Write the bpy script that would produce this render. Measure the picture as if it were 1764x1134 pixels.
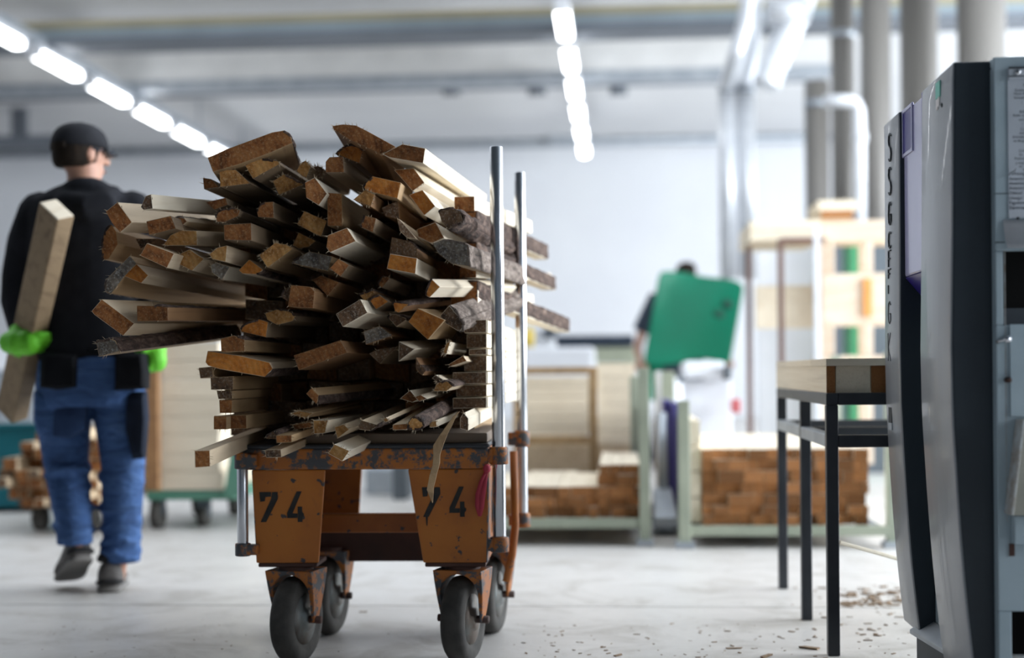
import bpy, bmesh, math, random
from mathutils import Vector, Matrix, noise

for _o in list(bpy.data.objects):
    bpy.data.objects.remove(_o)
scene = bpy.context.scene
COL = scene.collection
RND = random.Random(7)

# ------------------------------------------------------------------ camera
CAM = Vector((0.0, 0.0, 0.82))
FPX = 2450.0
YAW = math.atan(185.0 / FPX)
ROLL = math.radians(0.5)
CX, CY = 882.0, 641.6
FW = Vector((-math.sin(YAW), math.cos(YAW), 0.0))
RT = Vector((math.cos(YAW), math.sin(YAW), 0.0))
UP = Vector((0.0, 0.0, 1.0))
cam_data = bpy.data.cameras.new('camera')
cam_data.sensor_width = 36.0
cam_data.lens = FPX / 1764.0 * 36.0
cam_data.shift_y = (CY - 567.0) / 1764.0
cam_data.clip_end = 200.0
cam_data.dof.use_dof = True
cam_data.dof.focus_distance = 3.70
cam_data.dof.aperture_fstop = 1.25
cam_data.dof.aperture_blades = 0
camera = bpy.data.objects.new('camera', cam_data)
COL.objects.link(camera)
_r = RT * math.cos(ROLL) - UP * math.sin(ROLL)
_u = RT * math.sin(ROLL) + UP * math.cos(ROLL)
_m = Matrix((_r, _u, -FW)).transposed().to_4x4()
_m.translation = CAM
camera.matrix_world = _m
scene.camera = camera

# ------------------------------------------------------------------ world, daylight, exposure
world = bpy.data.worlds.new('world')
scene.world = world
world.use_nodes = True
world.node_tree.nodes['Background'].inputs[0].default_value = (0.80, 0.88, 1.0, 1)
world.node_tree.nodes['Background'].inputs[1].default_value = 1.0
scene.view_settings.view_transform = 'Standard'
scene.view_settings.look = 'None'
scene.view_settings.gamma = 1.0
scene.view_settings.use_curve_mapping = False
scene.view_settings.exposure = 0.40
scene.cycles.use_denoising = True
scene.cycles.sample_clamp_indirect = 6.0

HALL_X0, HALL_X1, HALL_Y0, HALL_Y1, HALL_Z = -12.0, 8.0, -5.0, 25.0, 4.9
WINDOWS = [(-1.5, 3.0), (4.0, 8.5), (9.5, 14.0), (15.0, 19.5), (20.0, 24.0)]     # bays in the right wall
WIN_Z = (1.1, 4.4)
SKYLIGHTS = [(-3.2, 1.0, 5.0, 9.0), (1.6, 5.6, 5.0, 9.0), (-8.5, -4.5, 6.0, 10.0)]      # x0, x1, y0, y1
WIN_POWER = [190, 880, 400, 310, 150]
SKY_POWER = [50, 80, 70]


def area_light(name, loc, rot, sx, sy, power, color):
    l = bpy.data.lights.new(name, 'AREA')
    l.shape = 'RECTANGLE'
    l.size, l.size_y = sx, sy
    l.energy, l.color = power, color
    o = bpy.data.objects.new(name, l)
    COL.objects.link(o)
    o.location, o.rotation_euler = loc, rot
    return o


for (ya, yb), pw in zip(WINDOWS, WIN_POWER):
    area_light('window_daylight', (HALL_X1 + 0.05, (ya + yb) / 2, sum(WIN_Z) / 2), (0, math.radians(90), 0), WIN_Z[1] - WIN_Z[0] - .1, yb - ya - .1, pw, (0.90, 0.95, 1.0))
for (xa, xb, ya, yb), pw in zip(SKYLIGHTS, SKY_POWER):
    area_light('rooflight_daylight', ((xa + xb) / 2, (ya + yb) / 2, HALL_Z + .05), (0, 0, 0), xb - xa - .1, yb - ya - .1, pw, (0.92, 0.96, 1.0))


# ------------------------------------------------------------------ pixel <-> place helpers
def ray(px, py):
    dx, dy = px - CX, CY - py
    xu = math.cos(ROLL) * dx + math.sin(ROLL) * dy
    yu = -math.sin(ROLL) * dx + math.cos(ROLL) * dy
    return FW + RT * (xu / FPX) + UP * (yu / FPX)


def P(px, py, d):
    return CAM + ray(px, py) * d


def PY(px, py, y):
    r = ray(px, py)
    return CAM + r * ((y - CAM.y) / r.y)


def PX(px, py, x):
    r = ray(px, py)
    return CAM + r * ((x - CAM.x) / r.x)


def G(px, py, z=0.0):
    r = ray(px, py)
    return CAM + r * ((z - CAM.z) / r.z)


# ------------------------------------------------------------------ materials
MATS = {}


def nmat(name):
    m = bpy.data.materials.new(name)
    m.use_nodes = True
    MATS[name] = m
    nt = m.node_tree
    return m, nt, nt.nodes, nt.links, nt.nodes['Principled BSDF']


def ramp(N, L, fac, stops):
    r = N.new('ShaderNodeValToRGB')
    els = r.color_ramp.elements
    while len(els) < len(stops):
        els.new(0.5)
    for e, (p, c) in zip(els, stops):
        e.position = p
        e.color = (c[0], c[1], c[2], 1)
    L.new(fac, r.inputs[0])
    return r.outputs[0]


def coords(N, L, scale=(1, 1, 1), kind='Object', rand=False):
    tc = N.new('ShaderNodeTexCoord')
    mp = N.new('ShaderNodeMapping')
    mp.inputs['Scale'].default_value = scale
    L.new(tc.outputs[kind], mp.inputs[0])
    if rand:
        oi = N.new('ShaderNodeObjectInfo')
        sc = N.new('ShaderNodeVectorMath')
        sc.operation = 'MULTIPLY'
        cb = N.new('ShaderNodeCombineXYZ')
        for i in range(3):
            L.new(oi.outputs['Random'], cb.inputs[i])
        L.new(cb.outputs[0], sc.inputs[0])
        sc.inputs[1].default_value = (37.0, 91.0, 53.0)
        L.new(sc.outputs[0], mp.inputs['Location'])
    return mp.outputs[0]


def noise_tex(N, L, vec, scale, detail=4, rough=.55, dist=0):
    n = N.new('ShaderNodeTexNoise')
    n.inputs['Scale'].default_value = scale
    n.inputs['Detail'].default_value = detail
    n.inputs['Roughness'].default_value = rough
    n.inputs['Distortion'].default_value = dist
    L.new(vec, n.inputs['Vector'])
    return n.outputs['Fac']


def bump(N, L, bs, h, strength, dist=0.01):
    b = N.new('ShaderNodeBump')
    b.inputs['Strength'].default_value = strength
    b.inputs['Distance'].default_value = dist
    L.new(h, b.inputs['Height'])
    L.new(b.outputs[0], bs.inputs['Normal'])


def mix(N, L, fac, a, b, mode='MIX'):
    m = N.new('ShaderNodeMix')
    m.data_type = 'RGBA'
    m.blend_type = mode
    for sock, v in ((m.inputs['Factor'], fac), (m.inputs['A'], a), (m.inputs['B'], b)):
        if isinstance(v, (int, float)):
            sock.default_value = v
        elif isinstance(v, tuple):
            sock.default_value = (v[0], v[1], v[2], 1)
        else:
            L.new(v, sock)
    return [o for o in m.outputs if o.type == 'RGBA'][0]


def vary(N, L, col, lo=.8, hi=1.15, sat=.0):
    """brightness differs from object to object"""
    oi = N.new('ShaderNodeObjectInfo')
    mr = N.new('ShaderNodeMapRange')
    mr.inputs['To Min'].default_value, mr.inputs['To Max'].default_value = lo, hi
    L.new(oi.outputs['Random'], mr.inputs[0])
    h = N.new('ShaderNodeHueSaturation')
    L.new(mr.outputs[0], h.inputs['Value'])
    L.new(col, h.inputs['Color'])
    return h.outputs[0]


def simple(name, c, rough=.6, metal=0.0, c2=None, scale=6, stretch=(1, 1, 1), bmp=0, detail=4, lo=.35, hi=.65, spec=.5, coat=0):
    m, nt, N, L, bs = nmat(name)
    bs.inputs['Roughness'].default_value = rough
    bs.inputs['Metallic'].default_value = metal
    bs.inputs['Specular IOR Level'].default_value = spec
    bs.inputs['Coat Weight'].default_value = coat
    v = coords(N, L, stretch)
    n = noise_tex(N, L, v, scale, detail)
    L.new(ramp(N, L, n, [(lo, c), (hi, c2 or tuple(x * .86 for x in c))]), bs.inputs['Base Color'])
    if bmp:
        bump(N, L, bs, n, bmp)
    return m


def wood_side(name, c1, c2, lo=.85, hi=1.1):
    m, nt, N, L, bs = nmat(name)
    v = coords(N, L, (26, 1.6, 26), rand=True)
    n = noise_tex(N, L, v, 1.0, 5, .6, .6)
    v2 = coords(N, L, (5, 2.0, 5), rand=True)
    n2 = noise_tex(N, L, v2, 1.0, 3)
    col = ramp(N, L, n, [(.25, c2), (.5, c1), (.8, tuple(min(1, x * 1.1) for x in c1))])
    col = mix(N, L, ramp(N, L, n2, [(.55, (0, 0, 0)), (.8, (.5, .5, .5))]), col, tuple(x * .7 for x in c2))
    L.new(vary(N, L, col, lo, hi), bs.inputs['Base Color'])
    bs.inputs['Roughness'].default_value = .7
    bump(N, L, bs, n, .25, .004)
    return m


def wood_end(name, c1, c2, c3, speck=.4, lo=.7, hi=1.25, speckcol=(.62, .42, .22)):
    """sawn end grain: arcs of growth rings, saw fuzz and darker patches"""
    m, nt, N, L, bs = nmat(name)
    v = coords(N, L, (1, 1, 1), rand=True)
    w = N.new('ShaderNodeTexWave')
    w.wave_type = 'RINGS'
    w.rings_direction = 'Y'
    w.inputs['Scale'].default_value = 22
    w.inputs['Distortion'].default_value = 3.5
    w.inputs['Detail'].default_value = 3
    w.inputs['Detail Scale'].default_value = 1.2
    tc = N.new('ShaderNodeTexCoord')
    mp = N.new('ShaderNodeMapping')
    mp.inputs['Location'].default_value = (.05, 0, .035)
    L.new(tc.outputs['Object'], mp.inputs[0])
    L.new(mp.outputs[0], w.inputs['Vector'])
    n = noise_tex(N, L, v, 26, 5, .6)
    f = noise_tex(N, L, v, 170, 4, .75)
    col = ramp(N, L, n, [(.36, tuple(x * .75 for x in c2)), (.5, c1), (.64, c3)])
    col = mix(N, L, .35, col, ramp(N, L, w.outputs['Fac'], [(.2, c2), (.8, c1)]))
    col = mix(N, L, ramp(N, L, f, [(.52, (0, 0, 0)), (.66, (speck, speck, speck))]), col, speckcol)
    L.new(vary(N, L, col, lo, hi), bs.inputs['Base Color'])
    bs.inputs['Roughness'].default_value = .85
    bs.inputs['Specular IOR Level'].default_value = .2
    bump(N, L, bs, f, .5, .004)
    return m


wood_side('wood_cream', (.66, .53, .37), (.48, .34, .20))
wood_side('wood_pale', (.80, .71, .56), (.70, .58, .42), .92, 1.06)
wood_side('wood_tan', (.42, .28, .145), (.27, .16, .075))
wood_side('wood_weathered', (.34, .24, .14), (.19, .125, .07))
wood_side('wood_grey', (.26, .185, .115), (.15, .10, .06))  # darkened version of the cream sides, painting the shade inside the load
wood_side('wood_brown', (.30, .16, .07), (.17, .08, .035))
wood_end('end_brown', (.31, .118, .038), (.15, .055, .022), (.42, .185, .065))
wood_end('end_orange', (.54, .19, .035), (.34, .105, .022), (.64, .27, .06), .3)
wood_end('end_tan', (.46, .225, .07), (.26, .115, .035), (.60, .34, .12), .65)
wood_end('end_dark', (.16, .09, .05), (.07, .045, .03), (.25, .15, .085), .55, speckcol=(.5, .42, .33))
wood_end('end_grey', (.20, .165, .13), (.10, .085, .075), (.36, .33, .28), .6, speckcol=(.55, .55, .52))
wood_end('stack_end', (.37, .155, .055), (.20, .08, .03), (.48, .23, .09), .3, .55, 1.3)

m, nt, N, L, bs = nmat('bark')
v = coords(N, L, (1, .5, 1), rand=True)
n = noise_tex(N, L, v, 45, 6, .65, .5)
L.new(ramp(N, L, n, [(.3, (.018, .012, .010)), (.5, (.09, .055, .042)), (.72, (.26, .18, .14))]), bs.inputs['Base Color'])
bs.inputs['Roughness'].default_value = .95
bump(N, L, bs, n, 1.0, .02)
m, nt, N, L, bs = nmat('bark_grey')
v = coords(N, L, (1, .35, 1), rand=True)
n = noise_tex(N, L, v, 60, 6, .7, .3)
L.new(ramp(N, L, n, [(.3, (.05, .04, .035)), (.5, (.22, .17, .14)), (.7, (.45, .38, .33))]), bs.inputs['Base Color'])
bs.inputs['Roughness'].default_value = .95
bump(N, L, bs, n, 1.0, .015)

# orange paint with chips down to dark steel
m, nt, N, L, bs = nmat('orange_paint')
v = coords(N, L)
n1 = noise_tex(N, L, v, 3.5, 5)
n2 = noise_tex(N, L, v, 34, 3, .5)
n3 = noise_tex(N, L, v, 9, 6, .7)
col = ramp(N, L, n1, [(.3, (.33, .095, .018)), (.55, (.50, .165, .022)), (.75, (.56, .205, .03))])
chip = ramp(N, L, n2, [(.645, (0, 0, 0)), (.675, (1, 1, 1))])
col = mix(N, L, chip, col, (.06, .05, .05))
col = mix(N, L, ramp(N, L, n3, [(.60, (0, 0, 0)), (.75, (.6, .6, .6))]), col, (.20, .07, .03))
L.new(col, bs.inputs['Base Color'])
bs.inputs['Roughness'].default_value = .5
bump(N, L, bs, n2, .15, .004)
m, nt, N, L, bs = nmat('orange_worn')
v = coords(N, L)
n2 = noise_tex(N, L, v, 17, 6, .75)
n1 = noise_tex(N, L, v, 4, 4)
col = ramp(N, L, n1, [(.3, (.36, .11, .02)), (.6, (.50, .17, .028))])
col = mix(N, L, ramp(N, L, n2, [(.47, (0, 0, 0)), (.53, (1, 1, 1))]), col, (.075, .08, .09))
L.new(col, bs.inputs['Base Color'])
bs.inputs['Roughness'].default_value = .5
bump(N, L, bs, n2, .2, .004)

# concrete floor
m, nt, N, L, bs = nmat('concrete')
v = coords(N, L, kind='Object')
n1 = noise_tex(N, L, v, .55, 6, .6, .4)
n2 = noise_tex(N, L, v, 3.2, 6, .65, 1.0)
n3 = noise_tex(N, L, v, 38, 4, .6)
col = ramp(N, L, n1, [(.3, (.44, .425, .40)), (.7, (.64, .625, .60))])
col = mix(N, L, .6, col, ramp(N, L, n2, [(.3, (.36, .335, .30)), (.5, (.63, .615, .595)), (.75, (.70, .69, .675))]), 'MIX')
col = mix(N, L, ramp(N, L, n3, [(.58, (0, 0, 0)), (.8, (.35, .35, .35))]), col, (.30, .26, .22))
L.new(col, bs.inputs['Base Color'])
L.new(ramp(N, L, n2, [(.3, (.50,) * 3), (.7, (.30,) * 3)]), bs.inputs['Roughness'])
bump(N, L, bs, n3, .12, .004)

simple('wall_paint', (.83, .85, .88), .8, c2=(.79, .81, .85), scale=.8)
simple('ceiling_paint', (.72, .73, .74), .85, c2=(.66, .67, .69), scale=.5)
simple('beam_white', (.80, .80, .79), .7, scale=1.5)
simple('beam_blue', (.33, .40, .45), .6, scale=1.5)
simple('beam_dark', (.16, .18, .21), .6, scale=1.5)
simple('beam_ochre', (.42, .38, .25), .7, scale=1.5)
simple('joint_dark', (.10, .095, .09), .9)
simple('steel', (.72, .74, .78), .22, 1.0, c2=(.62, .64, .68), scale=3, stretch=(8, 8, .6))
simple('duct_silver', (.84, .87, .91), .38, .45, c2=(.70, .73, .78), scale=5, bmp=.2)
simple('duct_grey', (.21, .20, .185), .45, .2, c2=(.17, .16, .15), scale=2, stretch=(1, 1, .2))
simple('duct_white', (.80, .83, .88), .4)
simple('tyre', (.045, .043, .04), .85, c2=(.085, .08, .073), scale=14, bmp=.3)
simple('hub_metal', (.22, .25, .25), .5, .4, c2=(.13, .10, .08), scale=12)
simple('rust_dark', (.085, .035, .025), .7, c2=(.05, .025, .02), scale=6)
simple('black_steel', (.030, .034, .042), .4, .3, c2=(.05, .055, .065), scale=5)
simple('black_paint', (.012, .013, .015), .7, c2=(.03, .028, .025), scale=30)
simple('plywood', (.20, .15, .11), .7, c2=(.13, .095, .07), scale=3, stretch=(.4, 8, 8))
simple('ribbon_red', (.52, .05, .09), .6, c2=(.42, .03, .06), scale=10)
simple('stillage_green', (.42, .46, .36), .55, .1, c2=(.32, .36, .28), scale=4)
simple('dolly_green', (.07, .24, .17), .5, c2=(.12, .28, .2), scale=4)
simple('galvanised', (.48, .52, .56), .45, .6, c2=(.36, .4, .45), scale=5)
simple('machine_white', (.74, .76, .80), .5, c2=(.66, .68, .72), scale=2)
simple('bench_green', (.52, .56, .42), .6)
simple('dark_navy', (.028, .045, .075), .6)
simple('yellow', (.75, .55, .08), .5)
simple('teal', (.0, .165, .20), .6, c2=(.0, .13, .17), scale=2)
simple('violet_blue', (.06, .055, .22), .5, c2=(.09, .08, .3), scale=5)
simple('green_sheet', (.0, .205, .115), .42, c2=(.0, .165, .09), scale=1.2, spec=.3)
simple('green_sheet_spot', (.0, .075, .045), .5)
simple('locker_green', (.05, .27, .12), .5)
simple('shade_grey', (.10, .12, .14), .6)
simple('rack_brown', (.16, .09, .075), .6)
simple('orange_stain', (.75, .33, .09), .7, c2=(.6, .25, .06), scale=8)
# machine
simple('cover_face', (.25, .275, .31), .36, .0, c2=(.21, .235, .265), scale=10, stretch=(1, 1, .3), spec=.7, coat=.15)
simple('cover_edge', (.028, .040, .052), .45, c2=(.022, .032, .043), scale=3, spec=.4)
simple('purple_panel', (.36, .36, .58), .26, c2=(.40, .40, .62), scale=3, coat=.4)
simple('purple_deep', (.03, .02, .22), .3)
simple('body_grey_blue', (.42, .52, .58), .5, c2=(.36, .46, .52), scale=6)
simple('worn_edge', (.35, .3, .25), .6, c2=(.55, .6, .62), scale=30)
simple('notice_grey', (.52, .57, .64), .6)
simple('paper', (.72, .75, .80), .8)
simple('hole_black', (.008, .008, .008), .9)
simple('chute_beige', (.36, .36, .31), .6)
simple('letter_dark', (.035, .045, .052), .6)
simple('letter_light', (.45, .5, .55), .4)
simple('sticker_green', (.15, .55, .45), .5)
simple('sticker_red', (.55, .12, .13), .5)
simple('sticker_white', (.75, .72, .72), .5)
simple('wall_grey', (.42, .43, .45), .8)
simple('text_ink', (.03, .04, .06), .8)
# person
simple('skin', (.52, .29, .20), .55, c2=(.46, .24, .17), scale=10)
simple('hair', (.012, .009, .007), .8, c2=(.028, .019, .013), scale=60, stretch=(1, 1, .2), spec=.15)
simple('black_fleece', (.010, .011, .014), .95, c2=(.020, .021, .026), scale=7, bmp=.8, spec=.15)
simple('black_cloth', (.007, .008, .010), .9, c2=(.012, .013, .016), scale=9, spec=.15)
simple('cap_cloth', (.014, .015, .019), .85, c2=(.022, .023, .028), scale=12, spec=.2)
simple('navy_cloth', (.020, .030, .055), .9, c2=(.012, .017, .03), scale=8, bmp=.3, spec=.2)
m, nt, N, L, bs = nmat('denim')
v = coords(N, L, (3.5, 3.5, 13))
n = noise_tex(N, L, v, 1.6, 5, .6, 1.2)
v2 = coords(N, L, (1, 1, .6))
n2 = noise_tex(N, L, v2, 6, 3)
col = ramp(N, L, n, [(.3, (.030, .065, .17)), (.5, (.060, .135, .33)), (.72, (.12, .22, .46))])
L.new(mix(N, L, .35, col, ramp(N, L, n2, [(.35, (.03, .06, .15)), (.65, (.11, .2, .42))])), bs.inputs['Base Color'])
bs.inputs['Roughness'].default_value = .9
bs.inputs['Specular IOR Level'].default_value = .2
bump(N, L, bs, n, 1.0, .03)
simple('glove_green', (.18, .72, .03), .6, c2=(.12, .55, .02), scale=18)
simple('shoe_grey', (.15, .14, .135), .8, c2=(.09, .085, .08), scale=20)
simple('shoe_dark', (.018, .018, .02), .8)
simple('sole_light', (.22, .21, .20), .8)
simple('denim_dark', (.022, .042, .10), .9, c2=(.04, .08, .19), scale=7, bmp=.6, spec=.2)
simple('chip_brown', (.16, .10, .06), .9, c2=(.34, .24, .15), scale=60)
simple('eye_white', (.8, .8, .8), .3)
simple('lip', (.4, .17, .14), .5)
m, nt, N, L, bs = nmat('glass_lens')
bs.inputs['Base Color'].default_value = (.75, .82, .88, 1)
bs.inputs['Roughness'].default_value = .08
bs.inputs['Alpha'].default_value = .45
m, nt, N, L, bs = nmat('window_glass')
bs.inputs['Base Color'].default_value = (.9, .95, 1, 1)
bs.inputs['Transmission Weight'].default_value = 1.0
bs.inputs['Roughness'].default_value = .0
bs.inputs['IOR'].default_value = 1.01
m, nt, N, L, bs = nmat('tube_glow')
bs.inputs['Base Color'].default_value = (.9, .9, .9, 1)
bs.inputs['Emission Color'].default_value = (.96, .98, 1.0, 1)
bs.inputs['Emission Strength'].default_value = 9.0


# ------------------------------------------------------------------ mesh helpers
def tag(o, label=None, cat=None, group=None, kind=None):
    if label:
        o['label'] = label
    if cat:
        o['category'] = cat
    if group:
        o['group'] = group
    if kind:
        o['kind'] = kind
    return o


def empty(name, loc, label=None, cat=None, group=None):
    e = bpy.data.objects.new(name, None)
    COL.objects.link(e)
    e.location = loc
    e.empty_display_size = .1
    return tag(e, label, cat, group)


class MB:
    def __init__(self):
        self.v, self.f, self.s, self.mi = [], [], [], []
        self.cur = 0

    def add(self, verts, faces, smooth=False):
        b = len(self.v)
        self.v += [Vector(x) for x in verts]
        for f in faces:
            self.f.append([b + i for i in f])
            self.s.append(smooth)
            self.mi.append(self.cur)
        return self

    def hexa(self, a):
        """8 corners: bottom ring 0-3, top ring 4-7"""
        return self.add(a, [(3, 2, 1, 0), (4, 5, 6, 7), (0, 1, 5, 4), (1, 2, 6, 5), (2, 3, 7, 6), (3, 0, 4, 7)])

    def box(self, lo, hi):
        x0, y0, z0 = lo
        x1, y1, z1 = hi
        return self.hexa([(x0, y0, z0), (x1, y0, z0), (x1, y1, z0), (x0, y1, z0), (x0, y0, z1), (x1, y0, z1), (x1, y1, z1), (x0, y1, z1)])

    def bar(self, p0, p1, w, h, up=Vector((0, 0, 1))):
        p0, p1 = Vector(p0), Vector(p1)
        d = (p1 - p0).normalized()
        s = d.cross(up)
        if s.length < 1e-4:
            s = d.cross(Vector((0, 1, 0)))
        s.normalize()
        u = s.cross(d).normalized()
        s, u = s * w / 2, u * h / 2
        return self.hexa([p0 - s - u, p0 + s - u, p1 + s - u, p1 - s - u, p0 - s + u, p0 + s + u, p1 + s + u, p1 - s + u])

    def prism(self, poly, off):
        n = len(poly)
        off = Vector(off)
        a = [Vector(p) for p in poly]
        b = [p + off for p in a]
        return self.add(a + b, [tuple(range(n - 1, -1, -1)), tuple(range(n, 2 * n))] + [(i, (i + 1) % n, n + (i + 1) % n, n + i) for i in range(n)])

    def rings(self, rings, smooth=True, caps=True, closed=False):
        n = len(rings[0])
        vs = [p for r in rings for p in r]
        fs = []
        m = len(rings)
        for j in range(m if closed else m - 1):
            k = (j + 1) % m
            for i in range(n):
                fs.append((j * n + i, j * n + (i + 1) % n, k * n + (i + 1) % n, k * n + i))
        if caps and not closed:
            fs.append(tuple(range(n - 1, -1, -1)))
            fs.append(tuple((m - 1) * n + i for i in range(n)))
        return self.add(vs, fs, smooth)

    def tube(self, pts, radii, seg=16, flat=1.0, caps=True, round_ends=False):
        pts = [Vector(p) for p in pts]
        if not isinstance(radii, (list, tuple)):
            radii = [radii] * len(pts)
        radii = list(radii)
        if round_ends:
            d0 = (pts[0] - pts[1]).normalized()
            d1 = (pts[-1] - pts[-2]).normalized()
            r0, r1 = radii[0], radii[-1]
            pts = [pts[0] + d0 * r0 * .85, pts[0] + d0 * r0 * .5] + pts + [pts[-1] + d1 * r1 * .5, pts[-1] + d1 * r1 * .85]
            radii = [r0 * .45, r0 * .85] + radii + [r1 * .85, r1 * .45]
        rs = []
        ref = None
        for i, p in enumerate(pts):
            d = (pts[min(i + 1, len(pts) - 1)] - pts[max(i - 1, 0)]).normalized()
            if ref is None:
                ref = d.cross(Vector((0, 0, 1)))
                if ref.length < .1:
                    ref = Vector((1, 0, 0))
            ref = (ref - d * ref.dot(d)).normalized()
            o = d.cross(ref)
            rs.append([p + (ref * math.cos(2 * math.pi * k / seg) + o * math.sin(2 * math.pi * k / seg) * flat) * radii[i] for k in range(seg)])
        return self.rings(rs, True, caps)

    def ell(self, c, rx, ry, rz, seg=16, rng=10, rot=None):
        c = Vector(c)
        rs = []
        for j in range(1, rng):
            t = math.pi * j / rng
            ring = []
            for k in range(seg):
                a = 2 * math.pi * k / seg
                q = Vector((rx * math.sin(t) * math.cos(a), ry * math.sin(t) * math.sin(a), -rz * math.cos(t)))
                ring.append(c + (rot @ q if rot else q))
            rs.append(ring)
        return self.rings(rs, True, True)

    def build(self, name, mats, parent=None, bevel=0, seg=2, local=False, remesh=0, smooth_it=0, subsurf=0):
        if not isinstance(mats, (list, tuple)):
            mats = [mats]
        off = Vector((0, 0, 0))
        if parent is not None and not local:
            q = parent
            while q is not None:
                off += q.location
                q = q.parent
        me = bpy.data.meshes.new(name)
        me.from_pydata([tuple(p - off) for p in self.v], [], self.f)
        for p, s, i in zip(me.polygons, self.s, self.mi):
            p.use_smooth = s
            p.material_index = i
        for mm in mats:
            me.materials.append(MATS[mm])
        bm = bmesh.new()
        bm.from_mesh(me)
        bmesh.ops.recalc_face_normals(bm, faces=bm.faces)
        bm.to_mesh(me)
        bm.free()
        o = bpy.data.objects.new(name, me)
        COL.objects.link(o)
        if parent is not None:
            o.parent = parent
        if remesh:
            r = o.modifiers.new('remesh', 'REMESH')
            r.mode = 'VOXEL'
            r.voxel_size = remesh
            r.use_smooth_shade = True
            if smooth_it:
                s = o.modifiers.new('smooth', 'SMOOTH')
                s.iterations = smooth_it
                s.factor = .5
        if bevel:
            b = o.modifiers.new('bevel', 'BEVEL')
            b.width = bevel
            b.segments = seg
            b.limit_method = 'ANGLE'
            b.angle_limit = math.radians(35)
        if subsurf:
            s = o.modifiers.new('subsurf', 'SUBSURF')
            s.levels = s.render_levels = subsurf
        return o


def boxpx(x0, y0, x1, y1, d, depth):
    """room-aligned box whose front covers this rectangle at camera depth d; returns lo, hi"""
    c = P((x0 + x1) / 2, (y0 + y1) / 2, d)
    a, b = PY(x0, (y0 + y1) / 2, c.y), PY(x1, (y0 + y1) / 2, c.y)
    t, u = PY((x0 + x1) / 2, y0, c.y), PY((x0 + x1) / 2, y1, c.y)
    return (a.x, c.y, u.z), (b.x, c.y + depth, t.z)


def slab(name, lo, hi, mat, parent=None, bevel=.004, **k):
    return tag(MB().box(lo, hi).build(name, mat, parent, bevel), **k)
# ------------------------------------------------------------------ the setting
floor = tag(MB().box((HALL_X0, HALL_Y0, -.3), (HALL_X1, HALL_Y1, -.012)).build('floor', 'joint_dark'), kind='structure')
joint = G(700, 1044).y
ys = [HALL_Y0, joint - 4.8, joint, joint + 4.8, joint + 9.6, joint + 14.4, HALL_Y1]
xs = [HALL_X0, -6.1, 2.6, HALL_X1]
for i in range(len(ys) - 1):
    for j in range(len(xs) - 1):
        g = .006
        MB().box((xs[j] + g, ys[i] + g, -.06), (xs[j + 1] - g, ys[i + 1] - g, 0)).build('floor_slab', 'concrete', floor, .003)

tag(MB().box((HALL_X0 - .2, HALL_Y1, -.3), (HALL_X1 + .2, HALL_Y1 + .2, HALL_Z + .3)).build('wall_back', 'wall_paint'), kind='structure')
tag(MB().box((HALL_X0 - .2, HALL_Y0, -.3), (HALL_X0, HALL_Y1, HALL_Z + .3)).build('wall_left', 'wall_grey'), kind='structure')
tag(MB().box((HALL_X0 - .2, HALL_Y0 - .2, -.3), (HALL_X1 + .2, HALL_Y0, HALL_Z + .3)).build('wall_front', 'shade_grey'), kind='structure')
wr = MB()
wr.box((HALL_X1, HALL_Y0, -.3), (HALL_X1 + .2, HALL_Y1, WIN_Z[0]))
wr.box((HALL_X1, HALL_Y0, WIN_Z[1]), (HALL_X1 + .2, HALL_Y1, HALL_Z + .3))
edges = [HALL_Y0] + [e for w in WINDOWS for e in w] + [HALL_Y1]
for a, b in zip(edges[0::2], edges[1::2]):
    wr.box((HALL_X1, a, WIN_Z[0]), (HALL_X1 + .2, b, WIN_Z[1]))
tag(wr.build('wall_right', 'wall_paint'), kind='structure')
for n, (a, b) in enumerate(WINDOWS):
    fr = MB()
    for k in range(4):
        yy = a + (b - a - .06) * k / 3
        fr.box((HALL_X1 - .02, yy, WIN_Z[0]), (HALL_X1 + .03, yy + .06, WIN_Z[1]))
    for zz in (WIN_Z[0], WIN_Z[1] - .06):
        fr.box((HALL_X1 - .02, a, zz), (HALL_X1 + .03, b, zz + .06))
    tag(fr.build('window_%d' % (n + 1), 'machine_white'), kind='structure')
ce = MB()
cuts = sorted(SKYLIGHTS)
gx = sorted({HALL_X0, HALL_X1} | {q for s in SKYLIGHTS for q in s[:2]})
gy = sorted({HALL_Y0, HALL_Y1} | {q for s in SKYLIGHTS for q in s[2:]})
for i in range(len(gx) - 1):
    for j in range(len(gy) - 1):
        mx, my = (gx[i] + gx[i + 1]) / 2, (gy[j] + gy[j + 1]) / 2
        if not any(s[0] < mx < s[1] and s[2] < my < s[3] for s in SKYLIGHTS):
            ce.box((gx[i], gy[j], HALL_Z), (gx[i + 1], gy[j + 1], HALL_Z + .2))
tag(ce.build('ceiling', 'ceiling_paint'), kind='structure')
# unseen dark boards added under the front ceiling to cut its bounce light
light_baffle = MB()
for ya, yb in ((HALL_Y0, 0.0), (0.02, 4.9)):
    for k in range(5):
        xa = HALL_X0 + 4.0 * k
        light_baffle.box((xa + .01, ya + .01, HALL_Z - .06), (xa + 3.99, yb - .01, HALL_Z - .002))
tag(light_baffle.build('trim_light_baffle', 'shade_grey'), kind='structure')

# steel beams, rails and pipes crossing under the ceiling
def zrow(py, y, px=700):
    return PY(px, py, y).z


def cross_beam(y, bands, label, x1=HALL_X1, x0=HALL_X0, depth=.25):
    t = empty('ceiling_beam', ((x0 + x1) / 2, y, HALL_Z - .02), label, 'beam', 'beams across the hall ceiling')
    for nm, pa, pb, mt, proud in bands:
        za, zb = sorted((zrow(pa, y), zrow(pb, y)))
        MB().box((x0 + .01, y - proud, za), (x1 - .01, y + depth + proud, zb)).build(nm, mt, t, .01)
    return t


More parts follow.
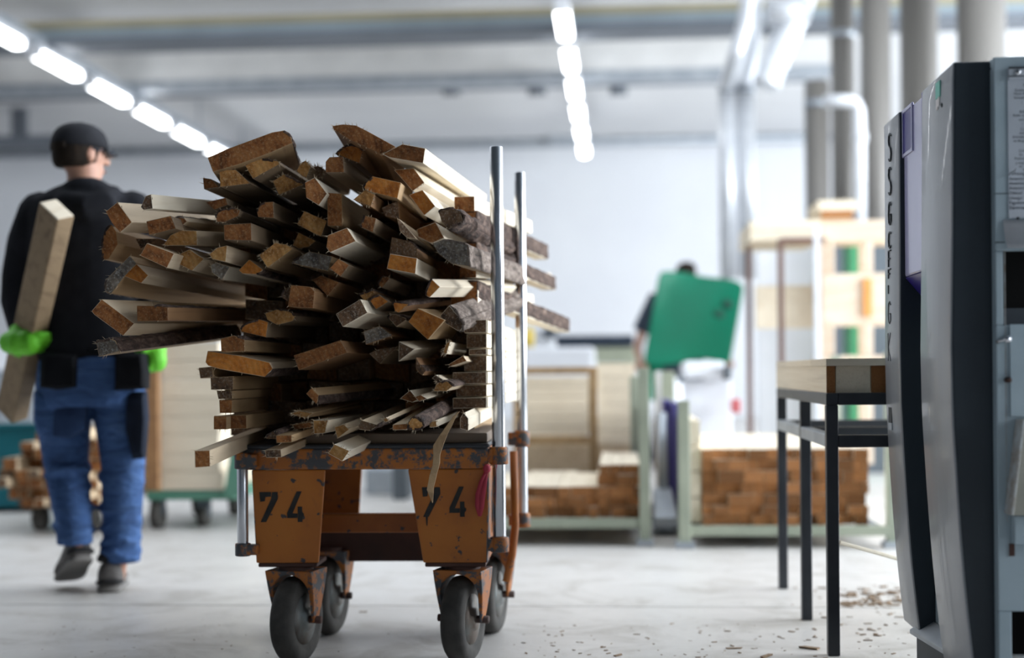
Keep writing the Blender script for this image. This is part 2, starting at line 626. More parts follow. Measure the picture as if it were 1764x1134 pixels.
XR = PY(1482, 60, 15.0).x
cross_beam(15.0, [('upper_flange', 20, 33, 'beam_ochre', .03), ('web', 33, 54, 'beam_blue', 0), ('lower_flange', 54, 67, 'beam_dark', .10)],
           'blue grey steel beam with dark lower flange crossing the top of the picture')
b1 = cross_beam(17.6, [('web', 68, 130, 'beam_white', 0), ('lower_flange', 130, 146, 'galvanised', .04)],
                'broad white beam under the ceiling behind the blue grey beam', x1=PY(1433, 100, 17.6).x)
for (x0, x1, wd) in ((515, 528, 'leftmost'), (557, 580, 'second'), (610, 645, 'third and widest'), (665, 690, 'rightmost')):
    lo, hi = boxpx(x0, 56, x1, 72, 17.3, .3)
    slab('beam_clamp', lo, hi, 'beam_white', None, .01, label='%s small white bracket on top of the broad white beam' % wd, cat='bracket', group='white brackets on the beam')
pm = MB().tube([(HALL_X0 + .1, 19.3, zrow(155, 19.3)), (PY(1390, 155, 19.3).x, 19.3, zrow(155, 19.3) + .01)], .035, 10)
pm = pm.build('conduit_pipe', 'beam_dark')
tag(pm, 'thin dark conduit running under the broad white ceiling beam', 'pipe')
for px in (342, 475, 778, 925, 1065):
    MB().tube([PY(px, 157, 19.25) + Vector((-.12, 0, 0)), PY(px, 157, 19.25) + Vector((.12, 0, 0))], .06, 10).build('pipe_clamp', 'beam_dark', pm)
wp = tag(MB().tube([(HALL_X0 + .1, 24.86, zrow(251, 24.86)), (HALL_X1 - .1, 24.86, zrow(251, 24.86))], .075, 10).build('wall_pipe', 'galvanised'),
         'grey pipe running along the top of the back wall', 'pipe')
lo, hi = boxpx(945, 228, 985, 250, 24.6, .2)
slab('junction_box', lo, hi, 'galvanised', None, .01, label='grey box on the back wall left of the middle light row', cat='box')
# cable tray on the left
ct = empty('cable_tray', G(40, 800), 'dark cable tray bracket hanging at the far left above the worker', 'cable tray')
zt = HALL_Z
for px in (27, 41):
    c = PY(px, 240, 21.0)
    MB().box((c.x - .05, 20.95, c.z), (c.x + .05, 21.05, zt)).build('hanger', 'beam_dark', ct)
a, b = PY(-30, 232, 21.0), PY(100, 252, 21.0)
MB().box((a.x, 20.9, b.z), (b.x, 21.15, PY(0, 236, 21.0).z)).build('tray', 'beam_dark', ct)

# ------------------------------------------------------------------ strip lights
LZ = 4.26
ORD = ['nearest', 'second', 'third', 'fourth', 'fifth', 'sixth', 'seventh', 'eighth', 'ninth']


def light_row(x, y0, n, pitch, where, grp, rail_h):
    rail = empty('light_rail', (x, y0, LZ + .12), 'long grey mounting rail above the %s row of strip lights' % where, 'rail')
    MB().box((x - .05, y0 - 3.0, LZ + .09), (x + .05, y0 + pitch * n, LZ + .2)).build('channel', 'galvanised', rail, .005)
    k = 0
    while y0 - 3.0 + .3 + 2.4 * k < y0 + pitch * n:
        yy = y0 - 2.7 + 2.4 * k
        MB().box((x - .012, yy - .012, LZ + .2), (x + .012, yy + .012, HALL_Z)).build('drop_rod', 'galvanised', rail)
        k += 1
    for i in range(n):
        y = y0 + i * pitch
        t = empty('strip_light', (x, y, LZ), '%s glowing white strip light in view in the %s ceiling row' % (ORD[i], where), 'light', grp)
        MB().box((x - .07, y - .62, LZ + .03), (x + .07, y + .62, LZ + .09)).build('housing', 'machine_white', t, .006)
        MB().box((x - .065, y - .56, LZ - .05), (x + .065, y + .56, LZ + .03)).build('diffuser', 'tube_glow', t, .03, 3)
        for s in (-1, 1):
            MB().box((x - .068, y + s * .59 - .028, LZ - .05), (x + .068, y + s * .59 + .028, LZ + .03)).build('end_cap', 'machine_white', t, .004)


def row_fit(px, py):
    """where the row at lamp height crosses this pixel"""
    return G(px, py, LZ)


a = row_fit(971, 38)
light_row(a.x, a.y, 6, 1.58, 'middle', 'middle row of strip lights', 0)
a2 = row_fit(187, 160)
light_row(a2.x, a2.y - 2 * 1.58, 7, 1.58, 'left', 'left row of strip lights', 0)

# ------------------------------------------------------------------ ducts on the right
def pipe_column(name, px0, px1, d, pz0, pz1, mat, label, collars=(), cat='duct', group=None, lean=0):
    c0 = P((px0 + px1) / 2, 640, d)
    r = (px1 - px0) / 2 / FPX * d
    t = empty(name, (c0.x, c0.y, pz0), label, cat, group)
    MB().tube([(c0.x, c0.y, pz0), (c0.x, c0.y, pz1)], r, 28).build('pipe', mat, t)
    for py in collars:
        z = PY((px0 + px1) / 2, py, c0.y).z
        MB().tube([(c0.x, c0.y, z - .03), (c0.x, c0.y, z + .03)], r * 1.06, 28).build('collar', 'galvanised', t)
    return t, c0, r


ZT = HALL_Z - .02
GC = 'tall grey extraction ducts behind the machine'
pipe_column('extraction_duct', 1390, 1432, 12.5, 0, 3.35, 'duct_grey', 'leftmost thick grey vertical duct, ending below the white beam', (180,), group=GC)
pipe_column('extraction_duct', 1436, 1476, 13.2, 0, ZT, 'duct_grey', 'dark grey vertical duct partly behind the white elbow pipe', (60,), group=GC)
pipe_column('extraction_duct', 1487, 1539, 12.3, 0, ZT, 'duct_grey', 'grey vertical duct just left of the machine cover', (), group=GC)
pipe_column('extraction_duct', 1556, 1620, 12.6, 0, ZT, 'duct_grey', 'broad grey vertical duct rising behind the purple machine panel', (), group=GC)
pipe_column('extraction_duct', 1655, 1736, 11.9, 0, ZT, 'duct_grey', 'widest grey vertical duct above the right side of the machine', (), group=GC)
# twin silver ducts with flexible upper bends
SD = 'pair of shiny silver ducts'
for (x0, x1, lab, bend) in ((1242, 1271, 'left of the two shiny silver vertical ducts, bending to the left above its collar', [(1257, 150), (1262, 110), (1278, 60), (1286, 0), (1286, -60)]),
                            (1274, 1304, 'right of the two shiny silver vertical ducts, straight above its collar', [(1289, 150), (1292, 100), (1296, 40), (1300, -60)])):
    t, c0, r = pipe_column('silver_duct', x0, x1, 13.0, PY((x0 + x1) / 2, 480, P((x0 + x1) / 2, 640, 13.0).y).z, PY((x0 + x1) / 2, 152, P((x0 + x1) / 2, 640, 13.0).y).z, 'duct_silver', lab, (155,), group=SD)
    pts, rad = [], []
    raw = [PY(px, py, c0.y) for px, py in bend]
    raw[0].x = c0.x
    for q in raw[1:]:
        q.y -= .42 if x0 == 1242 else 0
    for q, w in zip(raw, raw[1:]):
        for k in range(8):
            pts.append(q.lerp(w, k / 8))
            rad.append(r * (1.08 if k % 2 else .95))
    MB().tube([p for p in pts if p.z < ZT], [q for p, q in zip(pts, rad) if p.z < ZT], 20).build('flexible_bend', 'duct_silver', t)
fd = empty('flexible_duct', P(1330, 160, 12.6), 'crinkled silver flexible duct slanting up beside the twin ducts', 'duct')
raw = [P(1318, 150, 12.6), P(1345, 80, 12.6), P(1372, 25, 12.6), P(1385, -20, 12.6)]
pts, rad = [], []
for q, w in zip(raw, raw[1:]):
    for k in range(8):
        pts.append(q.lerp(w, k / 8))
        rad.append(.13 if k % 2 else .112)
MB().tube(pts, rad, 20).build('hose', 'duct_silver', fd)
MB().tube([P(1322, 22, 12.5), P(1392, 18, 12.5)], .11, 16).build('branch', 'duct_silver', fd)
we = empty('elbow_pipe', P(1480, 400, 11.6), 'white pipe with an elbow, beside the grey vertical ducts', 'pipe')
MB().tube([P(1420, 174, 11.6), P(1462, 174, 11.6), P(1474, 178, 11.6), P(1479, 190, 11.6), P(1480, 215, 11.6), P(1481, 420, 11.6)], .052, 14).build('pipe', 'duct_white', we)
MB().tube([P(1481, 230, 11.6), P(1481, 244, 11.6)], .062, 14).build('coupling', 'duct_white', we)
lo, hi = boxpx(1308, 192, 1344, 212, 24.8, .5)
slab('wall_lamp', lo, hi, 'machine_white', None, .03, label='small white fitting right of the silver ducts', cat='fitting')
lo, hi = boxpx(1330, 178, 1400, 190, 24.9, .4)
slab('pipe_support', lo, hi, 'beam_ochre', None, .01, label='short ochre rail between silver ducts and the leftmost grey duct', cat='rail')
# ------------------------------------------------------------------ orange platform cart
CART_F = 4.0
_o = G(637, 1143)
CO = P(637, 700, CART_F)
CO.z = 0
_cv = ray(1010, 640)
_cv.z = 0
CVv = _cv.normalized()
CUu = Vector((CVv.y, -CVv.x, 0))
SC = FPX / CART_F


def C(s, t, z):
    return CO + CUu * s + CVv * t + Vector((0, 0, z))


def cs(px):
    return (px - 637) / SC


def cz(py):
    return CAM.z - (py - CY) / SC


cart = empty('platform_cart', CO, 'worn orange steel platform cart numbered 74, loaded with wood offcuts', 'cart')


def cbox(mb, s0, s1, t0, t1, z0, z1):
    return mb.hexa([C(s0, t0, z0), C(s1, t0, z0), C(s1, t1, z0), C(s0, t1, z0), C(s0, t0, z1), C(s1, t0, z1), C(s1, t1, z1), C(s0, t1, z1)])


ZTOP, ZBEAM, ZPL = cz(763), cz(807), cz(968)
TL = .70
# front and rear cross beams of the platform, side beams, deck
cbox(MB(), cs(408), cs(840), 0, .045, ZBEAM, ZTOP - .012).build('front_beam', 'orange_worn', cart, .006)
cbox(MB(), cs(406), cs(842), -.004, TL, ZTOP - .013, ZTOP).build('deck_plate', 'black_steel', cart, .005)
cbox(MB(), cs(408), cs(840), TL - .045, TL, ZBEAM, ZTOP - .014).build('rear_beam', 'orange_paint', cart, .006)
for s0, s1 in ((cs(408), cs(428)), (cs(822), cs(841))):
    cbox(MB(), s0, s1, .046, TL - .046, ZBEAM + .002, ZTOP - .014).build('side_beam', 'orange_worn', cart, .006)
cbox(MB(), cs(470), cs(838), .02, TL - .02, ZTOP, ZTOP + .028).build('deck_board', 'plywood', cart, .003)
# leg plates: trapezoids with folded sides
def leg_plate(pxs, t, front):
    (xa, xb, xc, xd) = pxs   # top left, top right, bottom right, bottom left (pixels at the front plane)
    mb = MB()
    poly = [C(cs(xa), t, ZBEAM), C(cs(xb), t, ZBEAM), C(cs(xc), t, ZPL), C(cs(xd), t, ZPL)]
    mb.prism(poly, CVv * .008)
    o = mb.build('leg_plate', 'orange_paint', cart, .004)
    side = 1 if xc > 637 else -1
    sx = cs(xb if side > 0 else xa)
    sb = cs(xc if side > 0 else xd)
    dep = .16 if front else -.16
    e = .006
    m2 = MB()
    q = [C(sx - e * (side > 0), t, ZBEAM), C(sb - e * (side > 0), t, ZPL), C(sb - e * (side > 0), t + dep, ZPL), C(sx - e * (side > 0), t + dep, ZBEAM)]
    m2.prism(q, CUu * e)
    m2.build('side_flange', 'orange_worn', o, .003)
    m3 = MB()
    cbox(m3, min(cs(xd), cs(xc)) + .005, max(cs(xd), cs(xc)) - .005, t + (.002 if front else -.15), t + (.15 if front else -.002), ZPL - .012, ZPL)
    m3.build('foot_plate', 'rust_dark', o, .003)
    return o


plL = leg_plate((430, 559, 546, 437), .0, True)
plR = leg_plate((702, 841, 838, 727), .0, True)
leg_plate((432, 556, 545, 438), TL, False)
leg_plate((704, 840, 836, 728), TL, False)
# lower tie beams
cbox(MB(), cs(500), cs(775), .20, .24, cz(930), cz(896)).build('tie_beam', 'orange_paint', cart, .004)
cbox(MB(), cs(440), cs(830), .46, .49, cz(1003), cz(945)).build('tie_beam', 'rust_dark', cart, .004)
cbox(MB(), cs(436), cs(452), .16, TL - .16, cz(968), cz(930)).build('side_rail', 'rust_dark', cart, .003)
cbox(MB(), cs(822), cs(838), .16, TL - .16, cz(968), cz(930)).build('side_rail', 'orange_paint', cart, .003)

# stencilled numbers, painted in black on the plates
def stencil(px0, py0, s, plate):
    """7 and 4, traced from the stencil; px0, py0 = top left of the 7, s = height in px"""
    k = s / 590.0
    seven = [[(0, 0), (232, 0), (232, 92), (118, 100), (110, 180), (20, 190)], [(252, 0), (362, 0), (370, 130), (130, 590), (22, 590), (236, 130)]]
    four = [[(740, -10), (838, -10), (660, 410), (660, 420), (752, 424), (752, 512), (548, 512), (548, 410)],
            [(758, 290), (846, 290), (846, 400), (880, 424), (880, 470), (850, 500), (850, 590), (758, 590)]]
    for nm, polys in (('number_seven', seven), ('number_four', four)):
        mb = MB()
        for pl in polys:
            pts = [C(cs(px0 + x * k), -.0008, cz(py0 + y * k)) for x, y in pl]
            mb.prism(pts, CVv * -.0006)
        tag(mb.build(nm, 'black_paint', plate), 'black stencilled figure %s' % nm.split('_')[1])


stencil(443.5, 845, 52, plL)
stencil(726, 838, 51, plR)
# drips under the right seven
MB().prism([C(cs(732), -.0008, cz(888)), C(cs(736), -.0008, cz(888)), C(cs(735), -.0008, cz(904)), C(cs(733.5), -.0008, cz(904))], CVv * -.0005).build('paint_run', 'black_paint', plR)

# posts with brackets
def ring_bracket(c, z0, z1, r, toward, parent):
    mb = MB()
    mb.tube([(c.x, c.y, z0), (c.x, c.y, z1)], r, 20)
    mb.bar(Vector((c.x, c.y, (z0 + z1) / 2)), Vector((toward.x, toward.y, (z0 + z1) / 2)), r * 1.5, (z1 - z0) * .8)
    return mb.build('socket', 'orange_worn', parent, .003)


def stake(px, py0, py1, d, rpx, sockets, name, label):
    c = P(px, 640, d)
    z0, z1 = PY(px, py0, c.y).z, PY(px, py1, c.y).z
    r = rpx / FPX * d
    o = MB().tube([(c.x, c.y, z0), (c.x, c.y, z1)], r, 24).build(name, 'steel', cart, .002)
    o['label'] = label
    for pa, pb in sockets:
        za, zb = PY(px, pa, c.y).z, PY(px, pb, c.y).z
        loc = c - C(0, 0, 0)
        toward = c - CUu * (.045 if px > 700 else -.045)
        ring_bracket(c, za, zb, r * 1.42, toward, cart)
    return o


stake(858, 948, 253, 4.01, 11.5, [(800, 770), (951, 925)], 'steel_post', 'tall bright steel post at the near corner')
stake(898, 905, 297, 4.62, 9.5, [(770, 742), (908, 884)], 'steel_post', 'tall bright steel post at the far corner')
stake(416, 955, 800, 4.01, 9.5, [(808, 780), (958, 936)], 'steel_post', 'short steel post at the left corner')
stake(500, 905, 790, 4.66, 8, [], 'steel_post', 'short steel post at the rear left corner')
# push handle bar at the rear right
MB().tube([C(cs(872), TL * .55, cz(790)), C(cs(874), TL * .55, cz(930)), C(cs(868), TL * .55, cz(985)), C(cs(856), TL * .55, cz(1035))], .012, 12).build('drawbar', 'orange_paint', cart)

# swivel wheels
def wheel_unit(px, py_bottom, turn, label):
    g = G(px, py_bottom)
    R, W = .122, .066
    ax = (Matrix.Rotation(math.radians(turn), 3, 'Z') @ RT).normalized()
    fwd = Vector((ax.y, -ax.x, 0))     # towards the camera
    c = g + Vector((0, 0, R))
    t = MB().rings([[c + ax * (x * W) + (Vector((0, 0, 1)) * math.cos(2 * math.pi * k / 40) + fwd * math.sin(2 * math.pi * k / 40)) * (R * rr) for k in range(40)]
                    for x, rr in ((-.36, .56), (-.5, .72), (-.49, .9), (-.38, .975), (-.2, 1.0), (.2, 1.0), (.38, .975), (.49, .9), (.5, .72), (.36, .56))], True, True)
    w = t.build('wheel', 'tyre', cart)
    w['label'] = label
    hub = MB().rings([[c + ax * (x * W) + (Vector((0, 0, 1)) * math.cos(2 * math.pi * k / 28) + fwd * math.sin(2 * math.pi * k / 28)) * (R * rr) for k in range(28)]
                      for x, rr in ((-.62, .12), (-.6, .25), (-.46, .3), (-.43, .58), (.43, .58), (.46, .3), (.6, .25), (.62, .12))], True, True)
    hub.build('hub', 'hub_metal', w)
    # fork: top plate, two arms tapering down to the axle (trailing behind the swivel axis)
    top = c + Vector((0, 0, R + .012))
    ztop = ZPL - .012
    fk = MB()
    hw = W / 2 + .026
    zt = ztop - .010
    n = 10
    # folded fork: an arch over the wheel with arms narrowing towards the axle
    out_l, in_l = [], []
    for k in range(n + 1):
        u = k / n
        out_l.append((-(hw + .012) + .012 * u * u, zt - u * (zt - c.z + .006)))
    for k in range(n + 1):
        an = math.pi * k / n
        in_l.append((-math.cos(an) * (hw - .004), c.z + .075 + math.sin(an) * .058))
    prof = out_l + [(-(hw - .006), c.z - .006)] + in_l + [(hw - .006, c.z - .006)] + [(-x, z) for x, z in out_l[::-1]]
    def at(x, z, q):
        return Vector((c.x, c.y, 0)) + ax * x + fwd * q + Vector((0, 0, z))
    m_ = len(prof)
    fr_, bk_ = [], []
    for x, z in prof:
        wid = .018 + .040 * min(1, max(0, (z - c.z) / (zt - c.z))) ** 1.1
        fr_.append(at(x, z, wid))
        bk_.append(at(x, z, -wid))
    fk.add(fr_ + bk_, [tuple(range(m_)), tuple(range(2 * m_ - 1, m_ - 1, -1))] + [(i, (i + 1) % m_, m_ + (i + 1) % m_, m_ + i) for i in range(m_)])
    f = fk.build('fork', 'orange_worn', cart, .002)
    MB().tube([c - ax * (hw + .016), c + ax * (hw + .016)], .011, 12).build('axle_bolt', 'rust_dark', f)
    MB().tube([(c.x, c.y, ztop), (c.x, c.y, ztop - .02)], .05, 20).build('swivel_plate', 'rust_dark', f)


wheel_unit(512, 1140, -16, 'front left wheel turned outward')
wheel_unit(799, 1140, -16, 'front right wheel turned outward')
wheel_unit(567, 1092, -12, 'rear left wheel')
wheel_unit(846, 1090, -12, 'rear right wheel')

# red ribbon tied at the right plate
rb = empty('ribbon', C(cs(838), -.012, cz(810)), 'red ribbon tied to the right edge of the orange cart', 'ribbon')
MB().ell(C(cs(839), -.016, cz(806)), .011, .011, .013).build('knot', 'ribbon_red', rb)
for pts in ([(838, 808), (829, 828), (823, 850), (822, 870), (825, 887)], [(839, 810), (835, 832), (831, 855), (829, 872), (826, 888)]):
    mb = MB()
    ring = []
    for i, (px, py) in enumerate(pts):
        w = [.004, .006, .007, .007, .004][i]
        c = C(cs(px), -.010 - .004 * math.sin(i), cz(py))
        ring.append([c - CUu * w, c + CUu * w, c + CUu * w - CVv * .0012, c - CUu * w - CVv * .0012])
    mb.rings(ring, True).build('tail', 'ribbon_red', rb)
# ------------------------------------------------------------------ the wood offcuts on the cart
ZOOM = {1: (330, 200, 5.155), 2: (560, 200, 4.05), 3: (150, 320, 5.155), 4: (400, 370, 5.155), 5: (640, 400, 5.156),
        6: (150, 500, 5.155), 7: (400, 520, 5.155), 8: (600, 560, 3.78), 9: (320, 680, 2.498), 0: (0, 0, 1.0)}
LOAD = 'wood offcuts piled on the orange cart'
VP = (1067, 640)
JIT = random.Random(99)


def board(zoom, pts, label, v=VP, d=3.86, L=1.3, end='brown', side='grey', bark=(), bmat='bark', tilt=(0, 0), fray=0, group=LOAD, name='wood_offcut', bthick=.006, taper=1.0):  # default side colour has the load's inner shade painted in
    ox, oy, sc = ZOOM[zoom]
    if 1 <= zoom <= 7:
        d += JIT.uniform(-.045, .06)
    pp = [(ox + x / sc, oy + y / sc) for x, y in pts]
    ar = sum(pp[i][0] * pp[(i + 1) % len(pp)][1] - pp[(i + 1) % len(pp)][0] * pp[i][1] for i in range(len(pp)))
    n = len(pp)
    if ar < 0:
        pp = pp[::-1]
        bark = tuple((n - 2 - b) % n for b in bark)
    cx, cy = sum(p[0] for p in pp) / n, sum(p[1] for p in pp) / n
    ctr = P(cx, cy, d)
    dr = ray(*v).normalized()
    zx = UP - dr * UP.dot(dr)
    zx.normalize()
    xx = dr.cross(zx).normalized()
    M = Matrix((xx, dr, zx)).transposed().to_4x4()
    M.translation = ctr
    Mi = M.inverted()
    fr = [Mi @ P(x, y, d + tilt[0] * (x - cx) / 635 + tilt[1] * (y - cy) / 635) for x, y in pp]
    bm = bmesh.new()
    a = [bm.verts.new(p) for p in fr]
    b = [bm.verts.new(Vector((p.x * taper, L, p.z * taper))) for p in fr]
    fa = [bm.faces.new(a), bm.faces.new(b[::-1])]
    for i in range(n):
        bm.faces.new((a[i], b[i], b[(i + 1) % n], a[(i + 1) % n]))
    bmesh.ops.recalc_face_normals(bm, faces=bm.faces)
    bmesh.ops.bevel(bm, geom=list(bm.edges), offset=.0011, segments=1, affect='EDGES', clamp_overlap=True)
    for f in bm.faces:
        f.material_index = 1 if abs(f.normal.y) > .8 else 0
    me = bpy.data.meshes.new(name)
    bm.to_mesh(me)
    bm.free()
    me.materials.append(MATS['wood_' + side])
    me.materials.append(MATS['end_' + end])
    o = bpy.data.objects.new(name, me)
    COL.objects.link(o)
    o.matrix_world = M
    tag(o, label, 'wood offcut', group)
    if fray:
        rf = random.Random(len(label) * 7 + n)
        ms = MB()
        for _ in range(fray):
            e = rf.randrange(n)
            q = fr[e].lerp(fr[(e + 1) % n], rf.random())
            q = Vector((q.x * .97, q.y + .0005, q.z * .97))
            dv = Vector((q.x * rf.uniform(.0, .9), 0, q.z * rf.uniform(.0, .9) + rf.uniform(-.004, .004))).normalized() * rf.uniform(.004, .013)
            dv.y = -rf.uniform(.002, .012)
            w_ = rf.uniform(.0006, .0016)
            ms.add([q + Vector((-w_, .002, 0)), q + Vector((w_, .002, 0)), q + Vector((0, .002, w_)), q + dv], [(0, 1, 3), (1, 2, 3), (2, 0, 3), (0, 2, 1)])
        tag(ms.build('splinters', 'wood_cream', o, local=True), kind='stuff')
    # bark along chosen edges of the section
    for e in bark:
        p, q = fr[e], fr[(e + 1) % n]
        pq = Vector((q.x - p.x, 0, q.z - p.z))
        mid = Vector(((p.x + q.x) / 2, 0, (p.z + q.z) / 2))
        nn = Vector((pq.z, 0, -pq.x))
        if nn.length < 1e-6:
            continue
        nn.normalize()
        cen = Vector((sum(t.x for t in fr) / n, 0, sum(t.z for t in fr) / n))
        if (mid - cen).dot(nn) < 0:
            nn = -nn
        nu = max(4, min(9, int(pq.length / .008)))
        nv = 46
        vs, fs = [], []
        for j in range(nv + 1):
            y = -.001 + min(L, .95) * j / nv
            for i in range(nu + 1):
                u = i / nu
                base = p.lerp(q, u)
                wv = Vector((base.x * 40 + d * 11, y * 22, base.z * 40 + cx))
                h = bthick * (.55 + .9 * noise.noise(wv) + .5 * noise.noise(wv * 2.7)) * (math.sin(math.pi * min(max(u, .02), .98)) ** .4)
                k = 1.0 - (1 - taper) * j / nv
                pt = Vector((base.x * k, 0, base.z * k)) + nn * max(h, .0008)
                yy = (base.y if j == 0 else y) + (.004 * noise.noise(wv * 1.7) if j == 0 else 0)
                vs.append((pt.x, yy, pt.z))
        for j in range(nv):
            for i in range(nu):
                fs.append((j * (nu + 1) + i, j * (nu + 1) + i + 1, (j + 1) * (nu + 1) + i + 1, (j + 1) * (nu + 1) + i))
        # skirts down to the wood
        ring = [i for i in range(nu + 1)] + [j * (nu + 1) + nu for j in range(1, nv + 1)] + [nv * (nu + 1) + i for i in range(nu - 1, -1, -1)] + [j * (nu + 1) for j in range(nv - 1, 0, -1)]
        base0 = len(vs)
        for r_ in ring:
            x, y, z = vs[r_]
            vs.append((x - nn.x * .006, y, z - nn.z * .006))
        m_ = len(ring)
        for i in range(m_):
            fs.append((ring[i], ring[(i + 1) % m_], base0 + (i + 1) % m_, base0 + i))
        mb = MB()
        mb.add(vs, fs, True)
        mb.build('bark', bmat, o, local=True)
    return o


